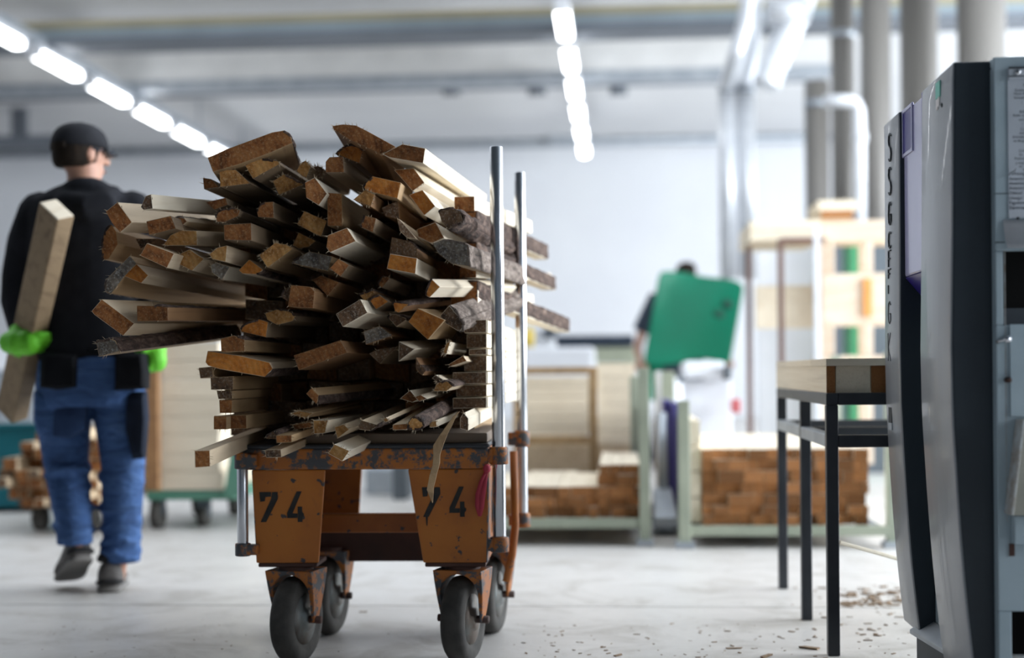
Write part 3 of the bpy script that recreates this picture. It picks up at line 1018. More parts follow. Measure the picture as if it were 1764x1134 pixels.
R1, R2, R3 = (1250, 633), (1500, 480), (1200, 640)
BOARDS = [
 # top left
 (1, [(142, 370), (310, 295), (715, 145), (820, 128), (885, 190), (897, 240), (690, 330), (420, 430), (190, 495)], 'wide reddish brown plank end lying tilted on the top left of the load', dict(fray=6, v=(640, 700), end='brown', side='tan', L=.6, d=3.80, bark=(3, 4))),
 (1, [(475, 440), (590, 375), (770, 400), (780, 430), (545, 560)], 'rough tan sawn end right under the wide tilted top left plank', dict(fray=40, end='tan', bark=(1,))),
 (1, [(245, 480), (390, 475), (525, 600), (255, 632)], 'tan squared end below the left tip of the tilted top left plank', dict(fray=14, end='tan', tilt=(.2, 0))),
 (1, [(100, 548), (175, 560), (250, 632), (110, 650)], 'small pale edged end at the outer left, under the tilted top left plank', dict(fray=6, end='brown', side='grey', d=3.9)),
 (1, [(720, 580), (820, 515), (1000, 607), (775, 702)], 'speckled light brown diamond end below the rough tan end, top centre left', dict(fray=40, end='tan', bark=(1,))),
 (1, [(1005, 590), (1095, 545), (1205, 690), (1130, 795), (1018, 725)], 'brown end with a bright white upper side, left of the upright block', dict(fray=6, end='brown', tilt=(.3, 0), side='pale')),
 (1, [(1190, 405), (1225, 365), (1345, 360), (1357, 500), (1190, 502)], 'dark red squared end with a crack, top centre under the bark edged plank', dict(fray=6, end='brown', v=(1150, 700), L=.8)),
 (1, [(930, 490), (965, 420), (1010, 395), (1060, 450), (1020, 550), (985, 535)], 'small pale splintered stub in the dip at the top of the load', dict(fray=40, end='tan', L=.4)),
 (1, [(1075, 460), (1120, 440), (1175, 470), (1160, 540), (1090, 552)], 'small dull brown stub beside the pale splintered stub', dict(fray=40, end='dark', L=.4, d=3.95)),
 (1, [(1205, 680), (1335, 690), (1340, 980), (1207, 975)], 'upright rectangular brown block end in the upper middle of the load', dict(fray=6, end='brown', side='tan', d=3.83)),
 (1, [(125, 765), (305, 725), (322, 790), (200, 835)], 'short orange brown end at the left edge below the squared tan end', dict(fray=6, end='brown', d=3.9)),
 (1, [(215, 900), (240, 845), (385, 815), (432, 840), (415, 890), (290, 945), (225, 940)], 'ragged dark brown end with a torn pale corner, upper left', dict(fray=40, end='brown', bark=(0, 1), d=3.88)),
 (1, [(580, 855), (600, 805), (650, 765), (725, 760), (732, 907), (590, 897)], 'round cornered brown end with a grey side, upper left of centre', dict(fray=6, end='brown', bark=(0, 1), side='grey')),
 (1, [(285, 965), (530, 950), (535, 1107), (290, 1102)], 'neat brown rectangle end showing a growth ring arc, left of centre', dict(fray=6, end='brown', d=3.84)),
 (1, [(935, 960), (1000, 845), (1205, 930), (1150, 1072), (1080, 1040)], 'tilted tan speckled end left of the upright block', dict(fray=14, end='tan')),
 # top right
 (2, [(50, 70), (120, 58), (215, 65), (300, 108), (490, 212), (390, 265), (190, 175), (60, 95)], 'highest plank of the load, pointing up left with a frayed tip', dict(fray=40, end='brown', side='brown', v=(900, 760), L=.7, d=3.83)),
 (2, [(400, 265), (540, 195), (700, 225), (685, 330), (450, 290)], 'long plank at the top right with a broad bright white side', dict(fray=6, end='brown', side='pale', v=(1190, 605), L=1.15, d=3.80)),
 (2, [(75, 265), (130, 215), (200, 205), (265, 235), (240, 330)], 'orange end with ragged dark bark on top, under the highest plank', dict(fray=40, end='orange', side='brown', bark=(0, 1, 2), v=(1000, 620))),
 (2, [(265, 490), (330, 420), (530, 465), (505, 577), (290, 522)], 'orange brown end with rounded left corner, upper right of the upright block', dict(fray=6, end='orange', side='tan', bark=(0,))),
 (2, [(480, 375), (620, 365), (695, 465), (612, 525)], 'dark brown end under the long white sided plank', dict(fray=6, end='brown', side='pale', v=R1, L=1.1, d=3.88)),
 (2, [(585, 550), (680, 515), (770, 630), (692, 695)], 'vivid orange diamond end at the upper right', dict(end='orange', side='pale', v=(1230, 640), L=1.0)),
 (2, [(790, 665), (870, 640), (945, 668), (960, 730), (860, 790), (815, 740)], 'thick dark brown bark covered slab at the right edge', dict(fray=6, end='dark', v=(1330, 690), L=.9, bark=(0, 1, 2, 3), d=3.84, bthick=.010)),
 (2, [(640, 790), (770, 740), (832, 850), (740, 890), (650, 842)], 'brown end with a bright white top, left of the bark covered slab', dict(fray=6, end='brown', side='pale', v=(1260, 700))),
 (2, [(750, 890), (825, 862), (990, 895), (1010, 1050), (880, 1030), (790, 960)], 'grey weathered bark slab at the right edge under the dark bark slab', dict(fray=14, end='grey', v=(1400, 660), bark=(1, 2), bmat='bark_grey', d=3.86, L=.8)),
 (5, [(160, 190), (180, 45), (330, 80), (405, 145), (405, 225)], 'black speckled end sitting on the bright orange rectangle end', dict(fray=6, end='dark', side='brown', bark=(2,))),
 (5, [(135, 325), (165, 192), (405, 232), (390, 372)], 'bright orange rectangle end with a white side, right of centre', dict(end='orange', side='pale', d=3.83)),
 (2, [(500, 715), (520, 720), (640, 858), (570, 850), (520, 800)], 'narrow wedge with a pale worn face above the black speckled end', dict(fray=6, end='dark', side='cream', tilt=(.6, 0))),
 (1, [(1500, 985), (1530, 880), (1640, 910), (1612, 1035)], 'small brown square end between the upright block and the wedge', dict(fray=6, end='brown', bark=(0,))),
 (1, [(1437, 742), (1540, 655), (1625, 700), (1592, 805)], 'frayed tan end bristling with splinters, right of the upright block', dict(fray=40, end='tan', side='brown')),
 (2, [(395, 640), (510, 590), (520, 720), (420, 700)], 'shadowed brown end below the rounded orange brown end', dict(fray=6, end='dark', side='brown', d=3.95)),
 # left overhang
 (3, [(165, 230), (270, 145), (400, 325), (295, 417), (220, 330)], 'big light brown end at the upper left with a pale top side', dict(fray=6, end='brown', side='cream', v=(1400, 440), L=1.0, d=3.78, tilt=(.3, 0))),
 (3, [(475, 190), (520, 90), (570, 75), (585, 205), (500, 217)], 'board showing a long white side, lying on the upper left of the load', dict(fray=6, end='dark', side='pale', v=(1600, 470), L=.75, d=3.76)),
 (3, [(525, 317), (745, 267), (790, 382), (550, 440)], 'shaded red brown end under the board with the long white side', dict(fray=6, end='brown', d=3.82)),
 (3, [(750, 290), (860, 280), (890, 320), (800, 387)], 'small end with a barky top right of the shaded red brown end', dict(fray=6, end='brown', side='cream', bark=(0,), v=(1300, 480), L=.8, bmat='bark_grey')),
 (3, [(680, 522), (740, 440), (830, 397), (975, 400), (980, 532), (700, 532)], 'rounded orange brown end with a grey squared side, left part of the load', dict(fray=14, end='tan', side='cream', v=(1500, 470), L=.7)),
 (3, [(140, 660), (130, 560), (150, 430), (215, 345), (260, 410), (275, 520), (190, 655)], 'leftmost brown end with a thin bark rim, beside the black jacket', dict(fray=6, end='brown', side='tan', bark=(0, 1, 2), d=3.84)),
 (3, [(430, 470), (640, 470), (560, 520), (475, 560)], 'dark recessed end between the leftmost end and the rounded orange brown end', dict(fray=6, end='dark', side='brown', d=3.98)),
 (3, [(470, 620), (530, 510), (775, 602), (710, 732)], 'reddish brown end with clean pale edges, left of centre row', dict(fray=6, end='brown', side='cream', d=3.8, tilt=(.25, 0))),
 (3, [(790, 620), (910, 565), (1040, 652), (932, 757), (800, 690)], 'golden tan end touching the reddish brown end with pale edges', dict(fray=14, end='tan', side='cream', d=3.82)),
 (3, [(1085, 607), (1160, 550), (1245, 530), (1232, 677), (1110, 652)], 'golden end with a pale rounded side, below the neat brown rectangle end', dict(fray=14, end='tan', side='cream')),
 (3, [(325, 802), (440, 695), (545, 797), (482, 867)], 'bright golden diamond end with a white top edge, on the left', dict(end='orange', side='cream', d=3.79)),
 (3, [(170, 832), (380, 620), (440, 690), (330, 812), (215, 962), (165, 940)], 'mottled grey bark faced slab at the far left', dict(fray=14, end='grey', side='tan', d=3.81, bark=(4, 5), bmat='bark_grey')),
 (3, [(1095, 702), (1150, 685), (1270, 720), (1200, 837), (1110, 772)], 'grey brown fuzzy end with a white side, left of the small bright orange end', dict(fray=40, end='grey', side='pale', v=(1250, 610))),
 (3, [(1345, 752), (1440, 655), (1565, 747), (1510, 790), (1380, 782)], 'small bright orange peaked end in the middle left', dict(end='orange', side='cream', bark=(2,))),
 (4, [(240, 360), (380, 250), (480, 265), (540, 305), (312, 472)], 'tan saw roughened end leaning up right, centre of the load', dict(fray=40, end='tan', side='tan', d=3.82)),
 (6, [(40, 185), (130, 80), (420, 297), (320, 407), (60, 215)], 'thick brown end slanting down right at the lower far left', dict(fray=6, end='brown', side='cream', v=(1250, 560), L=1.2, d=3.78)),
 (6, [(440, 137), (600, 140), (715, 150), (720, 272), (445, 277)], 'reddish bark streaked end next to the thick slanting brown end', dict(fray=6, end='brown', side='brown', v=(1300, 560), L=1.1, d=3.76, bark=(1,))),
 (6, [(80, 462), (200, 432), (250, 450), (297, 542), (105, 592)], 'long dark bark board jutting out lowest on the left', dict(fray=14, end='grey', side='tan', v=(1500, 440), L=.75, d=3.70, bark=(0, 1, 2))),
 (6, [(1050, 640), (1070, 540), (1350, 582), (1620, 642), (1650, 700), (1580, 772), (1180, 702), (1075, 672)], 'wide orange brown plank end at the lower left with a pale top', dict(fray=6, end='orange', side='cream', d=3.78, v=(1067, 600), bark=(4,))),
 (6, [(1185, 432), (1300, 402), (1400, 440), (1400, 542), (1192, 552)], 'short brown end lying on the wide orange brown plank', dict(fray=6, end='brown', side='tan', bark=(1,), d=3.8)),
 (7, [(75, 242), (150, 177), (240, 155), (320, 180), (302, 317), (80, 267)], 'half round orange end with a long tan side, lower left of centre', dict(end='orange', side='grey', bark=(0, 1), v=(1150, 590))),
 (7, [(290, 102), (400, 67), (500, 85), (565, 122), (540, 172), (400, 207), (312, 162)], 'half round golden end resting behind the half round orange end', dict(fray=14, end='tan', side='grey', bark=(1, 2), d=3.9, v=(1150, 590))),
 (4, [(495, 802), (520, 625), (690, 640), (732, 682), (720, 832), (500, 817)], 'blocky brown end with a pale crack in the centre of the load', dict(fray=6, end='brown', side='brown', d=3.80)),
 (4, [(440, 735), (470, 660), (512, 640), (495, 770)], 'dark barky sliver end left of the cracked block', dict(fray=6, end='dark', side='brown', bark=(0,), d=3.84, L=.7)),
 (4, [(710, 582), (790, 540), (950, 602), (847, 722)], 'dark orange triangular end above right of the cracked block', dict(fray=6, end='brown', side='brown', d=3.9)),
 (4, [(530, 432), (620, 362), (685, 325), (890, 372), (852, 502)], 'flat greyish tan end with a sloping left edge, centre of the load', dict(fray=14, end='grey', side='tan', bark=(0,))),
 (4, [(865, 477), (940, 390), (1040, 447), (962, 552)], 'small brown diamond end joined to the flat greyish tan end', dict(fray=6, end='brown', side='grey', tilt=(.3, 0))),
 (4, [(535, 272), (590, 157), (745, 232), (680, 285), (590, 302)], 'mossy brown end below the tilted tan speckled end', dict(fray=14, end='tan', side='grey', d=3.92)),
 (4, [(835, 292), (850, 182), (1020, 115), (1100, 237), (870, 337)], 'grey brown end with a white upper right corner, below the upright block', dict(fray=6, end='brown', side='pale', tilt=(.3, 0), d=3.82)),
 (4, [(920, 882), (1140, 750), (1202, 872), (982, 997)], 'dark grey tilted rectangle end with a bright white side strip', dict(fray=6, end='dark', side='pale', v=(1300, 640), d=3.8)),
 (4, [(1220, 762), (1300, 710), (1390, 772), (1277, 842)], 'small glowing orange end right of the dark grey tilted rectangle', dict(end='orange', side='grey', bark=(0,))),
 (4, [(1120, 705), (1250, 662), (1260, 700), (1180, 772)], 'small golden end with dark bark rim, above the dark grey tilted rectangle', dict(fray=14, end='tan', side='brown', bark=(0,), d=3.9)),
 (4, [(1295, 622), (1340, 542), (1405, 560), (1332, 652)], 'tiny bark edged end between the bright orange rectangle and the orange ends', dict(fray=6, end='brown', side='grey', bark=(0,), d=3.9)),
 (5, [(480, 562), (530, 412), (610, 487), (517, 582)], 'golden end of the white two sided batten reaching the near post', dict(end='orange', side='pale', v=(1600, 500), L=.75, bark=(0,), d=3.84)),
 (5, [(325, 797), (410, 677), (650, 782), (500, 957)], 'large orange diamond end with a pale streak at the lower right', dict(end='orange', side='tan', d=3.79, v=(1150, 560))),
 (5, [(610, 742), (690, 652), (790, 772), (820, 832), (780, 887), (660, 812)], 'dark end with a sunlit shaggy bark side, touching the large orange diamond', dict(fray=6, end='dark', side='pale', v=(1420, 330), L=.8, bark=(1, 2, 3), bmat='bark_grey', d=3.80, bthick=.009)),
 (5, [(190, 622), (330, 640), (240, 717), (207, 702)], 'orange triangular end under a dark bark ridge, right of centre', dict(fray=6, end='orange', side='brown', v=(1450, 420), L=.8, bark=(0,))),
 (5, [(140, 752), (200, 722), (320, 772), (222, 842)], 'small dark barky end left of the large orange diamond', dict(fray=6, end='dark', side='cream', bark=(0, 1))),
 (7, [(545, 477), (960, 342), (1022, 452), (590, 607)], 'long tilted plank end with a pink paint mark, lower centre', dict(fray=6, end='brown', side='brown', d=3.78)),
 (7, [(1165, 262), (1310, 215), (1430, 302), (1187, 382)], 'mottled grey and tan end, lower right of centre', dict(fray=14, end='grey', side='brown', d=3.84)),
 (7, [(1215, 462), (1300, 422), (1470, 400), (1312, 552)], 'dark pointed end below the mottled grey and tan end', dict(fray=6, end='dark', side='grey', d=3.88)),
 (7, [(1480, 352), (1620, 422), (1477, 532)], 'small three sided end with a white edge, lower right', dict(fray=6, end='dark', side='pale', d=3.86, v=(1200, 560))),
 # lower middle
 (7, [(655, 817), (705, 765), (770, 832), (750, 912)], 'flat plank with a bark front edge lying in the dark hollow of the load', dict(fray=6, end='brown', side='tan', v=(1500, 590), L=.62, bark=(2,), d=3.84)),
 (7, [(530, 1002), (565, 985), (670, 1000), (645, 1037)], 'thin dull board end below the flat plank in the hollow', dict(fray=14, end='tan', side='tan', v=(1350, 580), L=.7)),
 (7, [(1490, 860), (1580, 785), (1650, 870), (1600, 895)], 'dark end with a white top face, right end of the dark hollow', dict(fray=6, end='brown', side='pale', v=(1200, 600))),
 # lower left squared stack
 (6, [(990, 690), (1115, 680), (1120, 772), (1005, 785)], 'topmost dark squared end of the neat small stack, lower left', dict(fray=6, end='dark', side='tan')),
 (6, [(1095, 777), (1300, 765), (1297, 885), (1100, 885)], 'wide dark squared end in the neat small stack, second from its top', dict(fray=6, end='dark', side='tan')),
 (6, [(1150, 893), (1290, 893), (1290, 968), (1165, 968)], 'thin dark squared end in the neat small stack, third from its top', dict(fray=6, end='dark', side='tan')),
 (6, [(1172, 974), (1290, 974), (1287, 1092), (1178, 1092)], 'tall dark squared end in the neat small stack, fourth from its top', dict(fray=6, end='brown', side='tan')),
 (9, [(120, 93), (176, 93), (176, 150), (120, 150)], 'brown square end at the bottom left corner of the neat small stack', dict(fray=6, end='brown', side='tan', d=3.8)),
 (9, [(180, 90), (262, 88), (262, 146), (180, 148)], 'reddish brown end beside the bottom left corner of the neat small stack', dict(fray=6, end='brown', side='tan', d=3.84)),
 # fan of battens over the cart front
 (9, [(38, 242), (104, 240), (105, 310), (40, 315)], 'square batten jutting out lowest at the left over the cart corner', dict(fray=6, end='brown', side='cream', v=(860, 575), d=3.50, L=.95)),
 (9, [(340, 238), (410, 236), (412, 270), (346, 272)], 'short low batten end in front of the cart top, second from the left', dict(fray=6, end='dark', side='cream', v=(960, 575), d=3.66, L=.75)),
 (9, [(388, 176), (456, 174), (456, 206), (390, 208)], 'brown flat end lying on the short low batten', dict(fray=6, end='brown', side='tan', v=(1050, 560), d=3.66, L=.75)),
 (9, [(612, 253), (640, 213), (705, 242), (674, 288)], 'bright white topped batten poking out over the cart front, centre', dict(fray=14, end='tan', side='pale', v=(960, 615), d=3.60, L=.9)),
 (9, [(548, 110), (612, 110), (600, 166), (552, 170)], 'pale rough short end above the bright white topped batten', dict(fray=40, end='tan', side='pale', d=3.76, L=.8)),
 (9, [(640, 140), (680, 128), (704, 150), (652, 190)], 'pale cut end behind the bright white topped batten', dict(fray=14, end='tan', side='cream', v=(1020, 565), d=3.72, L=.85)),
 (9, [(742, 132), (757, 110), (832, 132), (795, 156), (746, 150)], 'dark barky ended batten with a pale top, right of centre in the fan', dict(fray=6, end='dark', side='cream', v=(1040, 550), d=3.68, L=.85, bark=(2,))),
 (9, [(890, 130), (955, 124), (956, 152), (890, 153)], 'flat board with a wide pale top and red brown end, in the fan', dict(fray=6, end='brown', side='cream', v=(1050, 515), d=3.64, L=.9)),
 (9, [(955, 150), (958, 120), (975, 98), (1000, 98), (1020, 116), (1022, 140), (1000, 154)], 'thin bark covered branch lying over the fan on the right', dict(fray=14, end='tan', side='brown', v=(1230, 430), d=3.62, L=.85, bark=(0, 1, 2, 3, 4, 5, 6), bthick=.004)),
 (9, [(1048, 118), (1078, 112), (1080, 140), (1050, 142)], 'narrow pale stick right of the bark covered branch', dict(fray=14, end='tan', side='pale', v=(1040, 600), d=3.72, L=.8)),
 (9, [(1180, 102), (1196, 78), (1216, 102), (1216, 156), (1180, 146)], 'batten with a dark end and bright white side, rightmost in the fan', dict(fray=6, end='dark', side='pale', v=(1130, 560), d=3.76, L=.8)),
 (9, [(345, 188), (370, 160), (402, 170), (388, 192)], 'dark bark strip lying just above the brown flat end in the fan', dict(fray=6, end='dark', side='brown', v=(1100, 520), d=3.7, L=.7, bark=(0, 1))),
 (9, [(455, 84), (480, 70), (545, 80), (520, 98)], 'thin flat board just above the pale rough short end', dict(fray=40, end='tan', side='tan', v=(1200, 560), d=3.78, L=.6)),
 (9, [(848, 108), (862, 98), (876, 112), (860, 120)], 'narrow yellowish stick between the barky ended batten and the flat pale board', dict(fray=14, end='tan', side='cream', v=(1120, 520), d=3.66, L=.6)),
 (9, [(460, 130), (540, 118), (545, 140), (470, 152)], 'dull flat end half hidden under the pale rough short end', dict(fray=40, end='brown', side='tan', v=(1100, 560), d=3.82, L=.7)),
 (9, [(985, 10), (1010, 0), (1040, 18), (1005, 30)], 'small pale topped end behind the flat board with the wide pale top', dict(fray=6, end='brown', side='pale', v=(1150, 560), d=3.82, L=.6)),
 # right side
 (8, [(655, 256), (748, 200), (772, 236), (662, 272)], 'small box shaped end with a light rim near the right post', dict(fray=6, end='brown', side='cream')),
 (8, [(545, 346), (570, 325), (620, 356), (590, 382)], 'tiny pale topped end above the curled bark piece, lower right', dict(fray=6, end='dark', side='pale')),
 (8, [(555, 432), (575, 376), (640, 366), (692, 392), (640, 432)], 'curled bark piece with a pale lip, lower right', dict(fray=14, end='tan', side='cream', bark=(1, 2), v=(1200, 590), L=.6, d=3.8)),
 (8, [(440, 210), (470, 260), (505, 300), (480, 330), (440, 290)], 'knobbly dark stub below the small three sided end', dict(fray=6, end='dark', side='brown', bark=(1,), L=.6)),
 (8, [(640, 115), (665, 110), (640, 190), (615, 185)], 'thin pale splinter standing in the gap, right of the large orange diamond', dict(fray=40, end='tan', side='pale', L=.5)),
]
for z_, pts_, lab_, kw_ in BOARDS:
    board(z_, pts_, lab_, **kw_)

# stack of squared boards against the posts on the right side of the load
RS = 'squared boards stacked against the right posts'
rows = [(552, 574), (576, 600), (602, 612), (614, 640), (642, 662), (664, 684), (686, 704)]
wrd = ['topmost', 'second', 'third', 'fourth', 'fifth', 'sixth', 'lowest']
for k, (ya, yb) in enumerate(rows):
    xa, xb = (800 + 4 * (k % 3), 838) if k < 4 else (780 + 6 * (k % 2), 838)
    board(0, [(xa, ya), (xb, ya - 1), (xb, yb - 1), (xa, yb)], '%s of the pale sided boards stacked against the near steel post' % wrd[k], d=3.98 + .03 * (k % 2), L=1.12, end='dark', side='pale', v=(1075, 640), group=RS)
# boards whose far ends stick out behind the rear post
FE = 'board ends sticking out behind the rear post'
for near, far, w, h, lab, bk in (
        ((800, 352, 4.12), (902, 392, 5.15), .06, .045, 'pale board passing both posts highest on the right', False),
        ((806, 380, 4.12), (932, 436, 5.25), .05, .05, 'bark topped board sticking out right of the rear post, uppermost', True),
        ((806, 432, 4.12), (945, 490, 5.25), .05, .045, 'brown board end sticking out right of the rear post, second from top', True),
        ((806, 470, 4.12), (938, 478, 5.2), .05, .03, 'pale board just under the second board end right of the rear post', False),
        ((806, 500, 4.12), (968, 562, 5.35), .055, .05, 'longest bark board sticking out right of the rear post, lowest', True),
        ((800, 515, 4.12), (900, 520, 5.1), .08, .05, 'pale board crossing between the two posts at mid height', False)):
    a, b = P(*near), P(*far)
    dr = (b - a).normalized()
    zx = (UP - dr * UP.dot(dr)).normalized()
    xx = dr.cross(zx).normalized()
    M = Matrix((xx, dr, zx)).transposed().to_4x4()
    M.translation = a
    L_ = (b - a).length
    mb = MB().box((-w / 2, 0, -h / 2), (w / 2, L_, h / 2))
    mb.mi = [1 if i in (2, 4) else 0 for i in range(6)]
    o = mb.build('wood_offcut', ['wood_pale', 'end_brown'], None, .002)
    o.matrix_world = M
    tag(o, lab, 'wood offcut', FE)
    if bk:
        vs, fs = [], []
        nu, nv = 6, 50
        prof = [(-w / 2, h / 2), (w / 2, h / 2), (w / 2, -h / 2)]
        for j in range(nv + 1):
            y = L_ * j / nv
            for i in range(nu + 1):
                u = i / nu * 2
                k = min(int(u), 1)
                x = prof[k][0] + (prof[k + 1][0] - prof[k][0]) * (u - k)
                z = prof[k][1] + (prof[k + 1][1] - prof[k][1]) * (u - k)
                e = 1 + .12 * noise.noise(Vector((x * 60, y * 25, z * 60 + w)))
                vs.append((x * e + .003, y, z * e + .003))
        for j in range(nv):
            for i in range(nu):
                fs.append((j * (nu + 1) + i, j * (nu + 1) + i + 1, (j + 1) * (nu + 1) + i + 1, (j + 1) * (nu + 1) + i))
        bo = MB().add(vs, fs, True).build('bark', 'bark', o, local=True)
        sm = bo.modifiers.new('solid', 'SOLIDIFY')
        sm.thickness = .006
        sm.offset = -1

# boards deeper in the load, seen only in the dark gaps
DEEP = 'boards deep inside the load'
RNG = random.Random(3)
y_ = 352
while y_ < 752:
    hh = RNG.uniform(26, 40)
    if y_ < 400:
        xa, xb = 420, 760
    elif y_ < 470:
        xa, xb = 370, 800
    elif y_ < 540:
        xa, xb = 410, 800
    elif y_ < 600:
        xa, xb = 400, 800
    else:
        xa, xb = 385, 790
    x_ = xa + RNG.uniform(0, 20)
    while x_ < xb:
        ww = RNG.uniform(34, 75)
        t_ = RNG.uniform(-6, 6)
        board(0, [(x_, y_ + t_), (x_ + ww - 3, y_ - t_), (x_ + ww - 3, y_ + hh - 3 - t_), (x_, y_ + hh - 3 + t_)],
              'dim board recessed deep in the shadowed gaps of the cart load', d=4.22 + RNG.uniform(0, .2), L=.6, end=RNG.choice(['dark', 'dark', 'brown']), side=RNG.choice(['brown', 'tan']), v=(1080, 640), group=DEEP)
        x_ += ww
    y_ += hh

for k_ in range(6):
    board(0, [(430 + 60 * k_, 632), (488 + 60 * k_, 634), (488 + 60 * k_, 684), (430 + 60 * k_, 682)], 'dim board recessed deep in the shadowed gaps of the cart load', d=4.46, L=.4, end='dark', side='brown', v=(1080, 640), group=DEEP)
# torn sliver hanging over the cart front
sl = [(1178, 72, 3), (1158, 92, 8), (1130, 140, 16), (1108, 175, 20), (1088, 215, 26), (1080, 262, 16), (1078, 300, 17), (1066, 340, 18), (1058, 380, 17), (1052, 405, 16), (1058, 440, 8), (1062, 466, 1.5)]
rings = []
for i, (x, y, w) in enumerate(sl):
    px, py = 320 + x / 2.498, 680 + y / 2.498
    dd = 3.70 + .05 * math.sin(i * .7)
    c = P(px, py, dd)
    hw = w / 2.498 / FPX * dd * .95
    sx = (RT * .95 + FW * .25 + UP * .2).normalized()
    tn = FW * .006
    rings.append([c - sx * hw - tn, c + sx * hw - tn, c + sx * hw + tn, c - sx * hw + tn])
o = MB().rings(rings, False).build('wood_sliver', 'wood_tan', None, .001)
tag(o, 'torn curved wood sliver hanging down over the right number on the cart', 'sliver')
# ------------------------------------------------------------------ machine on the right
MY0 = P(1640, 300, 3.19).y
MY1 = P(1590, 300, 3.514).y
MY2 = P(1550, 300, 3.79).y
MY3 = P(1526, 300, 4.0).y
mx_face = PY(1640, 300, MY0).x
machine = empty('woodworking_machine', (mx_face + .5, MY0 + .4, 0), 'large grey and dark blue machine with curved covers at the right edge', 'machine')


def cover_profile(y, left, right):
    pts = [PY(px, py, y) for px, py in left] + [PY(px, py, y) for px, py in right]
    for p in pts:
        p.y = y
    return pts


def cover(name, y0, y1, left, right, holes=()):
    prof = cover_profile(y0, left, right)
    n = len(prof)
    mb = MB()
    vs = prof + [p + Vector((0, y1 - y0, 0)) for p in prof]
    mb.add(vs, [tuple(range(n))], False)
    mb.add(vs[n:], [tuple(range(n))], False)
    mb.mi = [1, 1]
    for i in range(n):
        j = (i + 1) % n
        mb.cur = 0 if i < len(left) - 1 else 1
        mb.add([vs[i], vs[j], vs[n + j], vs[n + i]], [(0, 1, 2, 3)], i < len(left) - 1)
    bm = MB()
    o = mb.build(name, ['cover_face', 'cover_edge'], machine)
    b = bmesh.new()
    b.from_mesh(o.data)
    bmesh.ops.remove_doubles(b, verts=b.verts, dist=1e-5)
    bmesh.ops.recalc_face_normals(b, faces=b.faces)
    b.to_mesh(o.data)
    b.free()
    bv = o.modifiers.new('bevel', 'BEVEL')
    bv.width, bv.segments, bv.limit_method, bv.angle_limit = .008, 3, 'ANGLE', math.radians(40)
    return o


def smooth_curve(pts, n=5):
    out = []
    for (x0, y0), (x1, y1) in zip(pts, pts[1:]):
        for k in range(n):
            out.append((x0 + (x1 - x0) * k / n, y0 + (y1 - y0) * k / n))
    return out + [pts[-1]]


nl = [(1641, 106), (1640, 140), (1639, 400), (1637, 600), (1639, 690), (1641, 740), (1645, 800), (1649, 862), (1654, 930), (1660, 1000), (1667, 1070), (1675, 1140), (1684, 1200)]
nr = [(1727, 1200), (1713, 104)]
near = cover('curved_cover', MY0, MY1, nl, nr)
fl = [(1547, 192), (1548, 230), (1549, 420), (1549, 600), (1551, 694), (1555, 770), (1559, 835), (1564, 905), (1570, 976), (1577, 1040), (1584, 1094)]
fr_ = [(1640, 1094), (1640, 190)]
far = cover('curved_cover', MY2, MY3, fl, fr_)
near['label'], far['label'] = 'near curved cover with dark blue edge', 'far curved cover with raised lettering'
# purple panel between the covers
def sidequad(px0, px1, pts):
    pass


xp = mx_face + .012
def SX(px, py, off=0.0, x=None):
    return PX(px, py, (mx_face if x is None else x) + off)


zt_, zb_ = PY(1641, 106, MY0).z - .003, PY(1552, 478, MY2).z
pm = MB()
a, b = MY1 + .004, MY2 - .004
pm.prism([(xp, a, zt_ - .004), (xp, b, zt_ - .004), (xp, b, zb_), (xp, a, zb_)], (.10, 0, 0))
pp = pm.build('purple_panel', 'purple_panel', machine, .006)
pm = MB()
pm.prism([(xp, a, zb_ - .001), (xp, b, zb_ - .001), (xp + .1, b, zb_ - .12), (xp + .1, a, zb_ - .12)], (.02, 0, 0))
pm.build('sloped_lip', 'purple_deep', machine, .003)
MB().box((xp - .006, a - .002, zb_ + .01), (xp + .01, a + .016, zt_)).build('edge_strip', 'purple_deep', pp, .002)
# recessed grip in the purple panel
gz0, gz1 = SX(1562, 262, 0, xp).z, SX(1562, 192, 0, xp).z
gy0, gy1 = SX(1572, 230, 0, xp).y, SX(1557, 230, 0, xp).y
fmb = MB()
w_ = .010
fmb.box((xp - .004, gy0 - w_, gz0 - w_), (xp + .002, gy0, gz1 + w_))
fmb.box((xp - .004, gy1, gz0 - w_), (xp + .002, gy1 + w_, gz1 + w_))
fmb.box((xp - .004, gy0, gz1), (xp + .002, gy1, gz1 + w_))
fmb.box((xp - .004, gy0, gz0 - w_), (xp + .002, gy1, gz0))
gr = fmb.build('grip', 'purple_panel', pp, .002)
MB().box((xp - .0015, gy0, gz0), (xp + .002, gy1, gz1)).build('grip_recess', 'purple_deep', pp)
# slots in the covers
for (pa, pb, px0, px1, par) in ((667, 738, 1605, 1612, near), (664, 728, 1531, 1536, far)):
    p0, p1 = SX(px1, pa, -.0006), SX(px0, pb, -.0006)
    MB().box((mx_face - .0012, p0.y, p1.z), (mx_face + .004, p1.y, p0.z)).build('slot', 'letter_dark', par)
    MB().box((mx_face - .002, p0.y, p1.z - .02), (mx_face + .004, p1.y, p1.z)).build('slot_lip', 'letter_light', par, .001)
